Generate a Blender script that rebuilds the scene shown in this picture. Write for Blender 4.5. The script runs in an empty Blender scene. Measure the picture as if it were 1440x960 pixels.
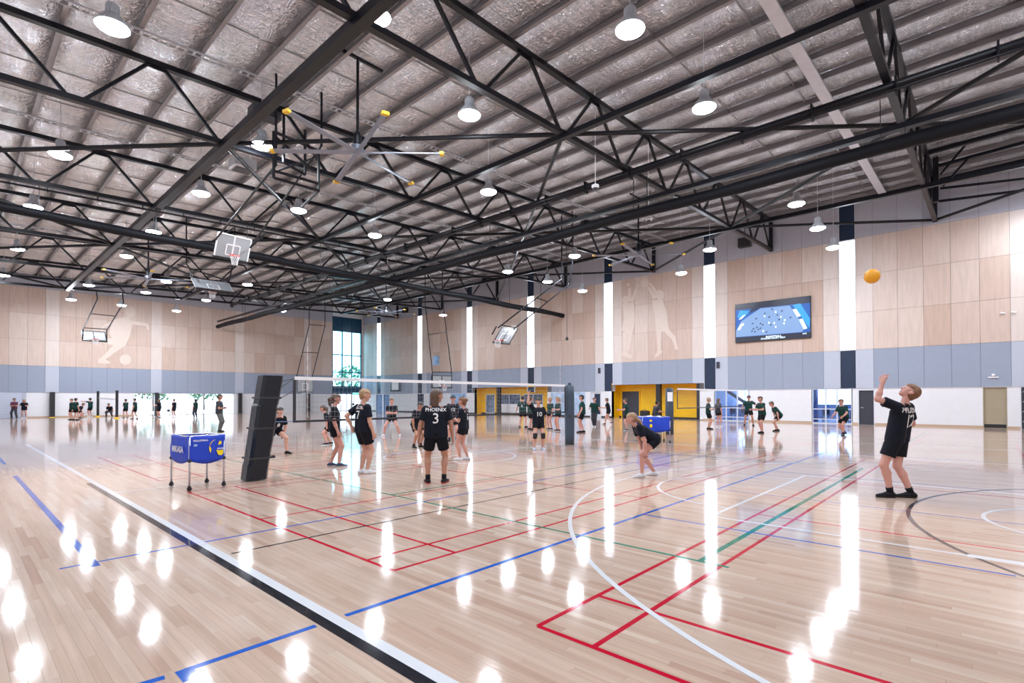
import bpy, bmesh, math, random
import numpy as np
from mathutils import Vector, Matrix
from mathutils.bvhtree import BVHTree
random.seed(7)
scene = bpy.context.scene
COL = scene.collection
R = math.radians

# ---------------------------------------------------------------- camera
F_PX, CY, YAW, PITCH, ROLL, EYE = 728.6, 550.6, 42.4955, 0.7153, -0.0018, 1.6
cam_d = bpy.data.cameras.new('camera'); cam = bpy.data.objects.new('camera', cam_d); COL.objects.link(cam)
cam_d.sensor_width = 36.0; cam_d.sensor_fit = 'HORIZONTAL'
cam_d.lens = F_PX / 1440 * 36.0
cam_d.shift_y = (CY - 480) / 1440
cam_d.clip_end = 500
_a = R(YAW); _p = R(PITCH)
fwd = Vector((math.cos(_a) * math.cos(_p), math.sin(_a) * math.cos(_p), math.sin(_p)))
rgt = Vector((math.sin(_a), -math.cos(_a), 0)); upv = rgt.cross(fwd)
c_, s_ = math.cos(ROLL), math.sin(ROLL)
rgt2 = rgt * c_ + upv * s_; upv2 = upv * c_ - rgt * s_
M = Matrix((rgt2, upv2, -fwd)).transposed().to_4x4(); M.translation = Vector((0, 0, EYE))
cam.matrix_world = M
scene.camera = cam

def U(x, y, X=None, Y=None, Z=0.0):
    """the world point seen at pixel x, y that lies on the plane X=, Y= or Z="""
    px, py = x - 720, y - CY
    px, py = c_ * px + s_ * py, -s_ * px + c_ * py
    r = px / F_PX; v = -py / F_PX
    d = math.cos(_p) - v * math.sin(_p); w = math.sin(_p) + v * math.cos(_p)
    dx = math.cos(_a) * d + math.sin(_a) * r; dy = math.sin(_a) * d - math.cos(_a) * r
    if X is not None: t = X / dx
    elif Y is not None: t = Y / dy
    else: t = (Z - EYE) / w
    return Vector((dx * t, dy * t, EYE + w * t))

# ---------------------------------------------------------------- world, exposure
world = bpy.data.worlds.new('sky'); scene.world = world; world.use_nodes = True
bg = world.node_tree.nodes['Background']
bg.inputs['Color'].default_value = (0.80, 0.90, 1.0, 1); bg.inputs['Strength'].default_value = 4.2
scene.view_settings.view_transform = 'Standard'
scene.view_settings.look = 'None'
scene.view_settings.gamma = 1.0
scene.view_settings.use_curve_mapping = False
scene.view_settings.exposure = 0.50
LAMP_STRENGTH = 215.0
scene.cycles.use_light_tree = True
scene.cycles.max_bounces = 8
scene.cycles.diffuse_bounces = 4
scene.cycles.glossy_bounces = 4
scene.cycles.transparent_max_bounces = 16
scene.cycles.sample_clamp_indirect = 6.0
scene.cycles.caustics_reflective = False

# ---------------------------------------------------------------- hall sizes (metres)
DX, EY = 36.7, 60.0            # inner faces of the right wall and of the end wall
X0, Y0 = -9.0, -13.0           # faces of the walls behind and beside the camera
Z_L, Z_G, Z_W = 2.15, 4.45, 11.12   # top of white band, of grey band, of plywood
TY = [2.0 + 8.37 * k for k in range(-1, 7)]      # trusses
PX_ = [6.2, 13.87, 21.53, 29.2]                  # columns of the end wall
def z_low(x): return 9.90 + 0.039 * x
def z_up(x): return 11.72 + 0.042 * x
def z_foil(x): return 12.10 + 0.042 * x

# ---------------------------------------------------------------- materials
MATS = {}
def mat(name, col, rough=0.6, metal=0.0, vary=0.0, vscale=3.0, bump=0.0, bscale=40.0, stretch=(1, 1, 1), emit=None, strength=0.0, coat=0.0, objvary=0.0, spec=0.5):
    m = bpy.data.materials.new(name); m.use_nodes = True; MATS[name] = m
    nt = m.node_tree; N = nt.nodes; L = nt.links; b = N['Principled BSDF']
    b.inputs['Base Color'].default_value = (*col, 1); b.inputs['Roughness'].default_value = rough
    b.inputs['Metallic'].default_value = metal; b.inputs['Coat Weight'].default_value = coat
    b.inputs['Specular IOR Level'].default_value = spec
    tc = N.new('ShaderNodeTexCoord'); mp = N.new('ShaderNodeMapping'); mp.inputs['Scale'].default_value = stretch
    L.new(tc.outputs['Object'], mp.inputs['Vector'])
    src = None
    if vary > 0:
        nz = N.new('ShaderNodeTexNoise'); nz.inputs['Scale'].default_value = vscale; nz.inputs['Detail'].default_value = 5
        L.new(mp.outputs['Vector'], nz.inputs['Vector'])
        hs = N.new('ShaderNodeHueSaturation'); hs.inputs['Color'].default_value = (*col, 1)
        mr = N.new('ShaderNodeMapRange'); mr.inputs['From Min'].default_value = 0.25; mr.inputs['From Max'].default_value = 0.75
        mr.inputs['To Min'].default_value = 1 - vary; mr.inputs['To Max'].default_value = 1 + vary
        L.new(nz.outputs['Fac'], mr.inputs['Value']); L.new(mr.outputs['Result'], hs.inputs['Value'])
        src = hs
    if objvary > 0:
        oi = N.new('ShaderNodeObjectInfo'); hs2 = N.new('ShaderNodeHueSaturation')
        hs2.inputs['Color'].default_value = (*col, 1)
        if src: L.new(src.outputs['Color'], hs2.inputs['Color'])
        mr = N.new('ShaderNodeMapRange'); mr.inputs['To Min'].default_value = 1 - objvary; mr.inputs['To Max'].default_value = 1 + objvary
        L.new(oi.outputs['Random'], mr.inputs['Value']); L.new(mr.outputs['Result'], hs2.inputs['Value'])
        mr2 = N.new('ShaderNodeMapRange'); mr2.inputs['To Min'].default_value = 1 + objvary * 2; mr2.inputs['To Max'].default_value = 1 - objvary * 2
        L.new(oi.outputs['Random'], mr2.inputs['Value']); L.new(mr2.outputs['Result'], hs2.inputs['Saturation'])
        src = hs2
    if src: L.new(src.outputs['Color'], b.inputs['Base Color'])
    if bump > 0:
        nb = N.new('ShaderNodeTexNoise'); nb.inputs['Scale'].default_value = bscale; nb.inputs['Detail'].default_value = 4
        L.new(mp.outputs['Vector'], nb.inputs['Vector'])
        bp = N.new('ShaderNodeBump'); bp.inputs['Strength'].default_value = bump; bp.inputs['Distance'].default_value = 0.02
        L.new(nb.outputs['Fac'], bp.inputs['Height']); L.new(bp.outputs['Normal'], b.inputs['Normal'])
    if emit:
        b.inputs['Emission Color'].default_value = (*emit, 1); b.inputs['Emission Strength'].default_value = strength
    return m

M_STEEL = mat('black_painted_steel', (0.0045, 0.005, 0.009), 0.35, 0.0, vary=0.15, spec=0.3)
M_STEEL2 = mat('dark_grey_steel', (0.03, 0.032, 0.04), 0.4)
M_PURLIN = mat('galvanised_purlin', (0.30, 0.28, 0.29), 0.45, 0.7, vary=0.12, vscale=1.5)
M_GALV = mat('galvanised_tray', (0.55, 0.56, 0.60), 0.4, 0.5, vary=0.1)
M_WHITEWALL = mat('white_paint', (0.74, 0.74, 0.78), 0.55, vary=0.02)
M_GREYP = mat('blue_grey_panel', (0.285, 0.325, 0.42), 0.6, vary=0.02, objvary=0.012)
M_GREYP2 = mat('pale_grey_panel', (0.46, 0.49, 0.585), 0.6, vary=0.02, objvary=0.012)
M_TOPP = mat('light_grey_panel', (0.42, 0.42, 0.49), 0.6, vary=0.02, objvary=0.012)
M_PLY = mat('birch_plywood', (0.575, 0.44, 0.375), 0.5, vary=0.09, vscale=1.0, stretch=(7, 7, 0.8), objvary=0.09)
M_PLY2 = mat('pale_birch_plywood', (0.66, 0.565, 0.52), 0.5, vary=0.05, vscale=1.0, stretch=(7, 7, 0.8), objvary=0.02)
M_PRINT = mat('pale_print', (0.67, 0.555, 0.49), 0.45, vary=0.03, vscale=2)
M_NAVY = mat('navy_panel', (0.012, 0.025, 0.06), 0.3)
M_TEAL = mat('teal_panel', (0.01, 0.06, 0.12), 0.3)
M_BLACK = mat('black_paint', (0.012, 0.012, 0.016), 0.4)
M_CHAR = mat('charcoal_door', (0.035, 0.037, 0.055), 0.45)
M_YELLOW = mat('yellow_paint', (0.86, 0.49, 0.004), 0.5, vary=0.05, vscale=1.5)
M_BEIGE = mat('beige_door', (0.36, 0.30, 0.21), 0.5, vary=0.04)
M_SKIRT = mat('timber_skirting', (0.50, 0.36, 0.25), 0.4)
M_FRAME = mat('pale_window_frame', (0.62, 0.65, 0.72), 0.4)
M_BLUEF = mat('blue_panel', (0.10, 0.20, 0.42), 0.4, vary=0.1)
M_JOINT = mat('dark_joint', (0.10, 0.09, 0.09), 0.8)  # dark backing that shows in the gaps between wall panels
M_SUB = mat('subfloor', (0.05, 0.035, 0.025), 0.9)
M_LAMPH = mat('lamp_housing', (0.55, 0.57, 0.62), 0.35, 0.4)
M_WHITE = mat('white_plastic', (0.8, 0.8, 0.82), 0.4)
M_LAMP = mat('lamp_lens', (1, 1, 1), 0.4, emit=(0.84, 0.91, 1.0), strength=LAMP_STRENGTH)
M_CURT = mat('divider_curtain', (0.0035, 0.004, 0.007), 0.6, spec=0.2, bump=0.6, bscale=6)
M_FANB = mat('fan_blade', (0.22, 0.24, 0.30), 0.35, 0.6)
M_TIP = mat('yellow_tip', (0.75, 0.45, 0.02), 0.5)
M_PAD = mat('black_vinyl_pad', (0.004, 0.007, 0.013), 0.28, bump=0.9, bscale=7, spec=0.45)
M_PADB = mat('slate_pad', (0.035, 0.055, 0.085), 0.5, bump=0.4, bscale=9)
M_CARTF = mat('royal_blue_fabric', (0.004, 0.045, 0.50), 0.55, vary=0.12, vscale=5, bump=0.4, bscale=10)
M_ALU = mat('aluminium_tube', (0.55, 0.56, 0.62), 0.3, 0.7)
M_RUBBER = mat('black_rubber', (0.015, 0.015, 0.018), 0.6)
M_BALLY = mat('ball_yellow', (0.80, 0.36, 0.01), 0.45, bump=0.1)
M_BALLB = mat('ball_orange', (0.62, 0.22, 0.01), 0.45)
M_RED = mat('red_ring', (0.65, 0.05, 0.03), 0.4)
M_LRED = mat('line_red', (0.50, 0.008, 0.03), 0.35)
M_LBLUE = mat('line_blue', (0.01, 0.10, 0.47), 0.35)
M_LGREEN = mat('line_green', (0.0, 0.20, 0.13), 0.35)
M_LWHITE = mat('line_white', (0.70, 0.70, 0.73), 0.35)
M_LBLACK = mat('line_black', (0.02, 0.02, 0.026), 0.3)
M_LGREY = mat('line_grey', (0.07, 0.06, 0.07), 0.35)
for m_ in (M_LRED, M_LBLUE, M_LGREEN, M_LWHITE, M_LBLACK, M_LGREY):
    b_ = m_.node_tree.nodes['Principled BSDF']; b_.inputs['Coat Weight'].default_value = 1.0; b_.inputs['Coat Roughness'].default_value = 0.06; b_.inputs['Coat IOR'].default_value = 1.42; b_.inputs['Specular IOR Level'].default_value = 0.0
M_TRUNK = mat('tree_bark', (0.12, 0.08, 0.05), 0.9)
M_LEAF = mat('leaves', (0.06, 0.20, 0.10), 0.7, vary=0.4, vscale=2)
M_EARTH = mat('pale_paving', (0.45, 0.46, 0.45), 0.9, vary=0.1)

def glass(name, tint=(0.9, 0.95, 1.0), gl=0.12):
    m = bpy.data.materials.new(name); m.use_nodes = True; nt = m.node_tree; nt.nodes.clear()
    o = nt.nodes.new('ShaderNodeOutputMaterial'); mx = nt.nodes.new('ShaderNodeMixShader')
    t = nt.nodes.new('ShaderNodeBsdfTransparent'); t.inputs['Color'].default_value = (*tint, 1)
    g = nt.nodes.new('ShaderNodeBsdfGlossy'); g.inputs['Roughness'].default_value = 0.03
    mx.inputs['Fac'].default_value = gl
    nt.links.new(t.outputs[0], mx.inputs[1]); nt.links.new(g.outputs[0], mx.inputs[2]); nt.links.new(mx.outputs[0], o.inputs['Surface'])
    return m
M_GLASS = glass('clear_glass')
M_BGLASS = glass('blue_tinted_glass', (0.66, 0.80, 1.0), 0.08)
M_TGLASS = glass('teal_tinted_glass', (0.62, 0.92, 1.0), 0.06)
def net_mat(name, col, alpha):
    m = mat(name, col, 0.8)
    return m

def pane_mat():
    # frosted polycarbonate; its own glow stands in for the sky behind it
    m = bpy.data.materials.new('glowing_pane'); m.use_nodes = True
    b = m.node_tree.nodes['Principled BSDF']
    b.inputs['Base Color'].default_value = (0.8, 0.85, 0.95, 1); b.inputs['Roughness'].default_value = 0.25
    b.inputs['Emission Color'].default_value = (0.82, 0.90, 1.0, 1); b.inputs['Emission Strength'].default_value = 4.0
    return m
M_PANE = pane_mat()

def foil_mat():
    m = bpy.data.materials.new('roof_foil'); m.use_nodes = True; nt = m.node_tree; N = nt.nodes; L = nt.links
    b = N['Principled BSDF']; b.inputs['Metallic'].default_value = 0.9; b.inputs['Roughness'].default_value = 0.27
    g = N.new('ShaderNodeNewGeometry')
    def noise(scale, vec, detail, dist, rough=0.55):
        mp = N.new('ShaderNodeMapping'); mp.inputs['Scale'].default_value = vec; L.new(g.outputs['Position'], mp.inputs['Vector'])
        n = N.new('ShaderNodeTexNoise'); n.inputs['Scale'].default_value = scale; n.inputs['Detail'].default_value = detail; n.inputs['Roughness'].default_value = rough; n.inputs['Distortion'].default_value = dist
        L.new(mp.outputs['Vector'], n.inputs['Vector']); return n.outputs['Fac']
    def ridge(x):
        a1 = N.new('ShaderNodeMath'); a1.operation = 'SUBTRACT'; a1.inputs[1].default_value = 0.5; L.new(x, a1.inputs[0])
        a2 = N.new('ShaderNodeMath'); a2.operation = 'ABSOLUTE'; L.new(a1.outputs[0], a2.inputs[0]); return a2.outputs[0]
    def mad(x, k, y=None):
        m_ = N.new('ShaderNodeMath'); m_.operation = 'MULTIPLY_ADD'; L.new(x, m_.inputs[0]); m_.inputs[1].default_value = k
        if y is None: m_.inputs[2].default_value = 0
        else: L.new(y, m_.inputs[2])
        return m_.outputs[0]
    h1 = ridge(noise(1.0, (0.7, 5.5, 1), 3, 0.9)); h2 = ridge(noise(1.0, (2.6, 9.0, 1), 4, 1.2)); h3 = noise(1.0, (7, 13, 1), 3, 0.5); h4 = ridge(noise(1.0, (3.2, 1.6, 1), 2, 1.5))
    hh = mad(h1, 1.5, mad(h2, 0.85, mad(h3, 0.22, mad(h4, 0.7))))
    bp = N.new('ShaderNodeBump'); bp.inputs['Strength'].default_value = 1.0; bp.inputs['Distance'].default_value = 0.25
    L.new(hh, bp.inputs['Height']); L.new(bp.outputs['Normal'], b.inputs['Normal'])
    n2 = N.new('ShaderNodeTexNoise'); n2.inputs['Scale'].default_value = 0.7; n2.inputs['Detail'].default_value = 4; L.new(g.outputs['Position'], n2.inputs['Vector'])
    cr = N.new('ShaderNodeValToRGB'); cr.color_ramp.elements[0].position = 0.35; cr.color_ramp.elements[1].position = 0.7
    cr.color_ramp.elements[0].color = (0.90, 0.88, 0.92, 1); cr.color_ramp.elements[1].color = (0.98, 0.99, 1.0, 1)
    L.new(n2.outputs['Fac'], cr.inputs['Fac']); L.new(cr.outputs['Color'], b.inputs['Base Color'])
    return m
M_FOIL = foil_mat()

BW, BL = 0.065, 1.2      # floor board width and length
def floor_mat():
    m = bpy.data.materials.new('maple_floor'); m.use_nodes = True; nt = m.node_tree; N = nt.nodes; L = nt.links
    b = N['Principled BSDF']
    g = N.new('ShaderNodeNewGeometry'); sp = N.new('ShaderNodeSeparateXYZ'); L.new(g.outputs['Position'], sp.inputs[0])
    def M_(op, a, bb=None):
        n = N.new('ShaderNodeMath'); n.operation = op
        for i, v in enumerate((a, bb)):
            if v is None: continue
            if isinstance(v, (int, float)): n.inputs[i].default_value = v
            else: L.new(v, n.inputs[i])
        return n.outputs[0]
    rx = M_('DIVIDE', sp.outputs['X'], BW); row = M_('FLOOR', rx); fx = M_('FRACT', rx)
    off = M_('FRACT', M_('MULTIPLY', row, 0.6180339))
    ly = M_('ADD', M_('DIVIDE', sp.outputs['Y'], BL), off); col = M_('FLOOR', ly); fy = M_('FRACT', ly)
    cb = N.new('ShaderNodeCombineXYZ'); L.new(row, cb.inputs[0]); L.new(col, cb.inputs[1])
    wn = N.new('ShaderNodeTexWhiteNoise'); wn.noise_dimensions = '2D'; L.new(cb.outputs[0], wn.inputs['Vector'])
    cr = N.new('ShaderNodeValToRGB'); e = cr.color_ramp.elements
    e[0].position = 0.0; e[0].color = (0.44, 0.275, 0.20, 1); e[1].position = 1.0; e[1].color = (0.60, 0.46, 0.365, 1)
    for p, c in ((0.08, (0.495, 0.335, 0.25)), (0.45, (0.535, 0.375, 0.285)), (0.9, (0.565, 0.41, 0.32))):
        x = cr.color_ramp.elements.new(p); x.color = (*c, 1)
    L.new(wn.outputs['Value'], cr.inputs['Fac'])
    mp = N.new('ShaderNodeMapping'); mp.inputs['Scale'].default_value = (28, 1.3, 1); L.new(g.outputs['Position'], mp.inputs['Vector'])
    av = N.new('ShaderNodeVectorMath'); av.operation = 'ADD'; L.new(mp.outputs['Vector'], av.inputs[0])
    sc = N.new('ShaderNodeVectorMath'); sc.operation = 'SCALE'; sc.inputs['Scale'].default_value = 13; L.new(wn.outputs['Color'], sc.inputs[0]); L.new(sc.outputs[0], av.inputs[1])
    ns = N.new('ShaderNodeTexNoise'); ns.inputs['Scale'].default_value = 1.0; ns.inputs['Detail'].default_value = 5; L.new(av.outputs[0], ns.inputs['Vector'])
    mr = N.new('ShaderNodeMapRange'); mr.inputs['From Min'].default_value = 0.3; mr.inputs['From Max'].default_value = 0.7; mr.inputs['To Min'].default_value = 0.90; mr.inputs['To Max'].default_value = 1.07
    L.new(ns.outputs['Fac'], mr.inputs['Value'])
    # fine joint lines
    jx = M_('LESS_THAN', fx, 0.022); jy = M_('LESS_THAN', fy, 0.0022); j = M_('MAXIMUM', jx, jy)
    jm = M_('SUBTRACT', 1.0, M_('MULTIPLY', j, 0.14)); val = M_('MULTIPLY', mr.outputs['Result'], jm)
    hs = N.new('ShaderNodeHueSaturation'); L.new(cr.outputs['Color'], hs.inputs['Color']); L.new(val, hs.inputs['Value'])
    L.new(hs.outputs['Color'], b.inputs['Base Color'])
    b.inputs['Roughness'].default_value = 0.6; b.inputs['Specular IOR Level'].default_value = 0.1; b.inputs['Coat Weight'].default_value = 1.0; b.inputs['Coat Roughness'].default_value = 0.075; b.inputs['Coat IOR'].default_value = 1.48
    n4 = N.new('ShaderNodeTexNoise'); n4.inputs['Scale'].default_value = 1.0; n4.inputs['Detail'].default_value = 3
    mp2 = N.new('ShaderNodeMapping'); mp2.inputs['Scale'].default_value = (9, 2.2, 1); L.new(g.outputs['Position'], mp2.inputs['Vector']); L.new(mp2.outputs['Vector'], n4.inputs['Vector'])
    bp = N.new('ShaderNodeBump'); bp.inputs['Strength'].default_value = 0.09; bp.inputs['Distance'].default_value = 0.008
    L.new(n4.outputs['Fac'], bp.inputs['Height']); L.new(bp.outputs['Normal'], b.inputs['Coat Normal'])
    return m
M_FLOOR = floor_mat()

# ---------------------------------------------------------------- mesh helpers
class MB:
    def __init__(s): s.v = []; s.f = []; s.m = []
    def add(s, vs, fs, mi=0):
        o = len(s.v); s.v += [tuple(p) for p in vs]; s.f += [tuple(i + o for i in f) for f in fs]; s.m += [mi] * len(fs); return s
    def box(s, a, b, mi=0):
        (x0, y0, z0), (x1, y1, z1) = a, b
        x0, x1 = min(x0, x1), max(x0, x1); y0, y1 = min(y0, y1), max(y0, y1); z0, z1 = min(z0, z1), max(z0, z1)
        return s.add([(x0, y0, z0), (x1, y0, z0), (x1, y1, z0), (x0, y1, z0), (x0, y0, z1), (x1, y0, z1), (x1, y1, z1), (x0, y1, z1)],
                     [(0, 3, 2, 1), (4, 5, 6, 7), (0, 1, 5, 4), (1, 2, 6, 5), (2, 3, 7, 6), (3, 0, 4, 7)], mi)
    def bar(s, p, q, w, h=None, up=(0, 0, 1), mi=0):
        h = h or w; p = Vector(p); q = Vector(q); d = (q - p).normalized(); up = Vector(up)
        if abs(d.dot(up)) > 0.98: up = Vector((1, 0, 0))
        l = d.cross(up).normalized() * (w / 2); u = l.cross(d).normalized() * (h / 2)
        vs = [c + e for c in (p, q) for e in (-l - u, l - u, l + u, -l + u)]
        return s.add(vs, [(0, 1, 2, 3), (7, 6, 5, 4), (0, 4, 5, 1), (1, 5, 6, 2), (2, 6, 7, 3), (3, 7, 4, 0)], mi)
    def tube(s, p, q, r, r2=None, n=10, mi=0, caps=True):
        r2 = r if r2 is None else r2; p = Vector(p); q = Vector(q); d = (q - p)
        if d.length < 1e-7: return s
        d.normalize(); a = Vector((0, 0, 1)) if abs(d.z) < 0.95 else Vector((1, 0, 0))
        l = d.cross(a).normalized(); u = l.cross(d)
        vs = []
        for c, rr in ((p, r), (q, r2)):
            for i in range(n):
                t = 2 * math.pi * i / n; vs.append(c + (l * math.cos(t) + u * math.sin(t)) * rr)
        fs = [(i, (i + 1) % n, n + (i + 1) % n, n + i) for i in range(n)]
        if caps: fs += [tuple(range(n - 1, -1, -1)), tuple(range(n, 2 * n))]
        return s.add(vs, fs, mi)
    def path(s, pts, r, n=8, mi=0):
        for a, b in zip(pts, pts[1:]): s.tube(a, b, r, n=n, mi=mi)
        return s
    def lathe(s, c, prof, n=20, mi=0):
        c = Vector(c); o = []
        for r, z in prof:
            for i in range(n):
                t = 2 * math.pi * i / n; o.append(c + Vector((r * math.cos(t), r * math.sin(t), z)))
        fs = [(k * n + i, k * n + (i + 1) % n, (k + 1) * n + (i + 1) % n, (k + 1) * n + i) for k in range(len(prof) - 1) for i in range(n)]
        return s.add(o, fs, mi)
    def sphere(s, c, r, n=12, mi=0, sq=(1, 1, 1)):
        c = Vector(c); vs = []; k = n // 2
        for j in range(k + 1):
            ph = math.pi * j / k
            for i in range(n):
                t = 2 * math.pi * i / n
                vs.append(c + Vector((r * sq[0] * math.sin(ph) * math.cos(t), r * sq[1] * math.sin(ph) * math.sin(t), r * sq[2] * math.cos(ph))))
        fs = [(j * n + i, j * n + (i + 1) % n, (j + 1) * n + (i + 1) % n, (j + 1) * n + i) for j in range(k) for i in range(n)]
        return s.add(vs, fs, mi)
    def mesh(s, name, mats, smooth=False):
        me = bpy.data.meshes.new(name); me.from_pydata(s.v, [], s.f)
        for m in (mats if isinstance(mats, (list, tuple)) else [mats]): me.materials.append(m)
        if any(s.m): me.polygons.foreach_set('material_index', s.m)
        if smooth: me.polygons.foreach_set('use_smooth', [True] * len(s.f))
        me.update(); return me
    def build(s, name, mats, parent=None, smooth=False):
        return link(name, s.mesh(name, mats, smooth), parent)

def link(name, me, parent=None):
    o = bpy.data.objects.new(name, me); COL.objects.link(o)
    if parent is not None:
        o.parent = parent
        o.matrix_parent_inverse = Matrix.LocRotScale(parent.location, parent.rotation_euler, parent.scale).inverted()
    return o
def tag(o, label, cat, group=None, kind=None):
    o['label'] = label; o['category'] = cat
    if group: o['group'] = group
    if kind: o['kind'] = kind
    return o
def thing(name, label, cat, loc=(0, 0, 0), group=None):
    o = bpy.data.objects.new(name, None); COL.objects.link(o); o.location = loc; o.empty_display_size = 0.2
    return tag(o, label, cat, group)
def struct(o): o['kind'] = 'structure'; return o
def bevel_box(name, a, b, m, parent=None, w=0.01):
    o = MB().box(a, b).build(name, m, parent)
    md = o.modifiers.new('b', 'BEVEL'); md.width = w; md.segments = 1
    return o

# ================================================================ FLOOR
rows0, rows1 = -30, 120           # boards modelled for X from rows0*BW to rows1*BW
bx0, bx1, by0, by1 = rows0 * BW, rows1 * BW, -4.2, 9.0
fl = MB()
for a, b in (((X0, Y0), (DX + 0.45, by0)), ((X0, by1), (DX + 0.45, EY + 0.45)), ((X0, by0), (bx0, by1)), ((bx1, by0), (DX + 0.45, by1))):
    fl.box((a[0], a[1], -0.12), (b[0], b[1], 0.0))
floor = struct(fl.build('floor', M_FLOOR))
MB().box((bx0, by0, -0.12), (bx1, by1, -0.03)).build('subfloor', M_SUB, floor)
boards = []
for r in range(rows0, rows1):
    off = (r * 0.6180339) % 1.0
    k0 = math.floor(by0 / BL + off) - 1
    k = k0
    while (k - off) * BL < by1:
        ya, yb = max(by0, (k - off) * BL), min(by1, (k + 1 - off) * BL)
        if yb - ya > 0.02: boards.append((r * BW, ya, yb))
        k += 1
def vis_depth(b):
    x, ya, yb = b[0] + BW / 2, b[1], b[2]; y = (ya + yb) / 2
    d = math.cos(_a) * x + math.sin(_a) * y; rr = math.sin(_a) * x - math.cos(_a) * y
    if d < 2.75 or abs(rr) > d * 1.02 + 0.2: return 1e9 if d > 2.0 else 2e9
    return d
boards.sort(key=vis_depth)
near = boards[:300]; rest = boards[300:]
g_ = 0.0003
cache = {}
for (x, ya, yb) in near:
    ln = round(yb - ya, 3)
    if ln not in cache: cache[ln] = MB().box((g_, g_, -0.03), (BW - g_, ln - g_, 0.0)).mesh('floor_board', M_FLOOR)
    o = bpy.data.objects.new('floor_board', cache[ln]); COL.objects.link(o); o.location = (x, ya, 0); o.parent = floor
mb = MB()
for (x, ya, yb) in rest: mb.box((x + g_, ya + g_, -0.03), (x + BW - g_, yb - g_, 0.0))
o = mb.build('floor_boards', M_FLOOR, floor); o['kind'] = 'stuff'

# court lines: thin paint on the floor
line_z = [0.0005]
def line(p, q, w, m, z=None, name='court_line'):
    p = Vector((p[0], p[1], 0)); q = Vector((q[0], q[1], 0)); d = (q - p).normalized(); l = Vector((-d.y, d.x, 0)) * (w / 2)
    z = z or 0.0006; Z = Vector((0, 0, z)); vs = [p - l, q - l, q + l, p + l]
    o = MB().add([v for v in vs] + [v + Z for v in vs], [(4, 5, 6, 7), (0, 1, 5, 4), (1, 2, 6, 5), (2, 3, 7, 6), (3, 0, 4, 7)]).build(name, m, floor)
    return o
def arc(c, r, a0, a1, w, m, z=0.0012, n=64):
    vs = []; fs = []
    for i in range(n + 1):
        t = R(a0 + (a1 - a0) * i / n)
        for rr in (r - w / 2, r + w / 2): vs.append((c[0] + rr * math.cos(t), c[1] + rr * math.sin(t), z))
    for i in range(n): fs.append((2 * i, 2 * i + 1, 2 * i + 3, 2 * i + 2))
    return MB().add(vs, fs).build('court_line', m, floor)
w4 = 0.042
# badminton courts, short side along Y
for (ax, ay) in ((2.82, -3.76), (2.82, 4.08), (2.82, 11.92), (19.6, -3.76), (19.6, 4.08), (19.6, 11.92), (2.82, 27.4), (2.82, 35.2), (19.6, 27.4), (19.6, 35.2)):
    x1 = ax + 13.4; y1 = ay + 6.1
    for yy in (ay, ay + 0.46, y1 - 0.46, y1): line((ax, yy), (x1, yy), w4, M_LRED, 0.0006)
    for xx in (ax, ax + 0.76, x1 - 0.76, x1, ax + 4.72, x1 - 4.72): line((xx, ay), (xx, y1), w4, M_LRED, 0.0007)
    for xa, xb in ((ax, ax + 4.72), (x1 - 4.72, x1)): line((xa, ay + 3.05), (xb, ay + 3.05), w4, M_LRED, 0.0006)
# basketball court: white boundary doubled by a black line
for ox in (0.0, 19.8):
    line((1.92 + ox, -3.0), (1.92 + ox, 25.0), 0.085, M_LWHITE, 0.0016)
    line((17.04 + ox if ox == 0 else 36.2, -3.0), (17.04 + ox if ox == 0 else 36.2, 25.0), 0.05, M_LWHITE, 0.0013)
    cx = 9.47 + ox
    for (yb, s) in ((-3.0, 1), (25.0, -1)):
        line((1.92 + ox, yb), (17.0 + ox, yb), 0.05, M_LWHITE, 0.0013)
        arc((cx, yb + s * 1.5), 6.80, 0 if s > 0 else 180, 180 if s > 0 else 360, 0.052, M_LWHITE, 0.0018)
        arc((cx, yb + s * 5.77), 1.8, 0 if s > 0 else 180, 180 if s > 0 else 360, 0.05, M_LWHITE, 0.0018)
        line((cx - 2.47, yb + s * 5.77), (cx + 2.47, yb + s * 5.77), 0.05, M_LWHITE, 0.0014)
        for xx in (cx - 2.47, cx + 2.47):
            line((xx, yb), (xx, yb + s * 5.77), 0.05, M_LWHITE, 0.0014)
        line((cx - 2.47, yb + s * 2.75), (cx - 2.47, yb + s * 3.16), 0.12, M_LWHITE, 0.0015)
        arc((cx, yb + s * 1.8), 1.25, 0 if s > 0 else 180, 180 if s > 0 else 360, 0.05, M_LWHITE, 0.0018)
        arc((cx, yb - s * 0.76), 4.60, 0 if s > 0 else 180, 180 if s > 0 else 360, 0.05, M_LGREY, 0.0014)
    arc((cx, 11.0), 1.8, 0, 360, 0.05, M_LWHITE, 0.0018)
    line((1.92 + ox, 11.0), (17.0 + ox, 11.0), 0.05, M_LWHITE, 0.0013)
line((1.835, -6.0), (1.835, 12.6), 0.085, M_LBLACK, 0.0015)
line((2.0, 5.77), (17.2, 5.77), 0.035, M_LBLACK, 0.0009)
line((2.0, 15.2), (17.2, 15.2), 0.035, M_LBLACK, 0.0009)
# volleyball, green
for ox in (0.0, 17.0):
    line((5.0 + ox, 1.81), (5.0 + ox, 19.2), 0.045, M_LGREEN, 0.0010)
    line((14.05 + ox, 2.09), (14.05 + ox, 19.2), 0.045, M_LGREEN, 0.0010)
    line((4.98 + ox, 2.09), (14.05 + ox, 2.09), 0.06, M_LGREEN, 0.0011)
    for yy in (7.3, 13.8, 19.1): line((5.0 + ox, yy), (14.05 + ox, yy), 0.05, M_LGREEN, 0.0010)
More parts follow.
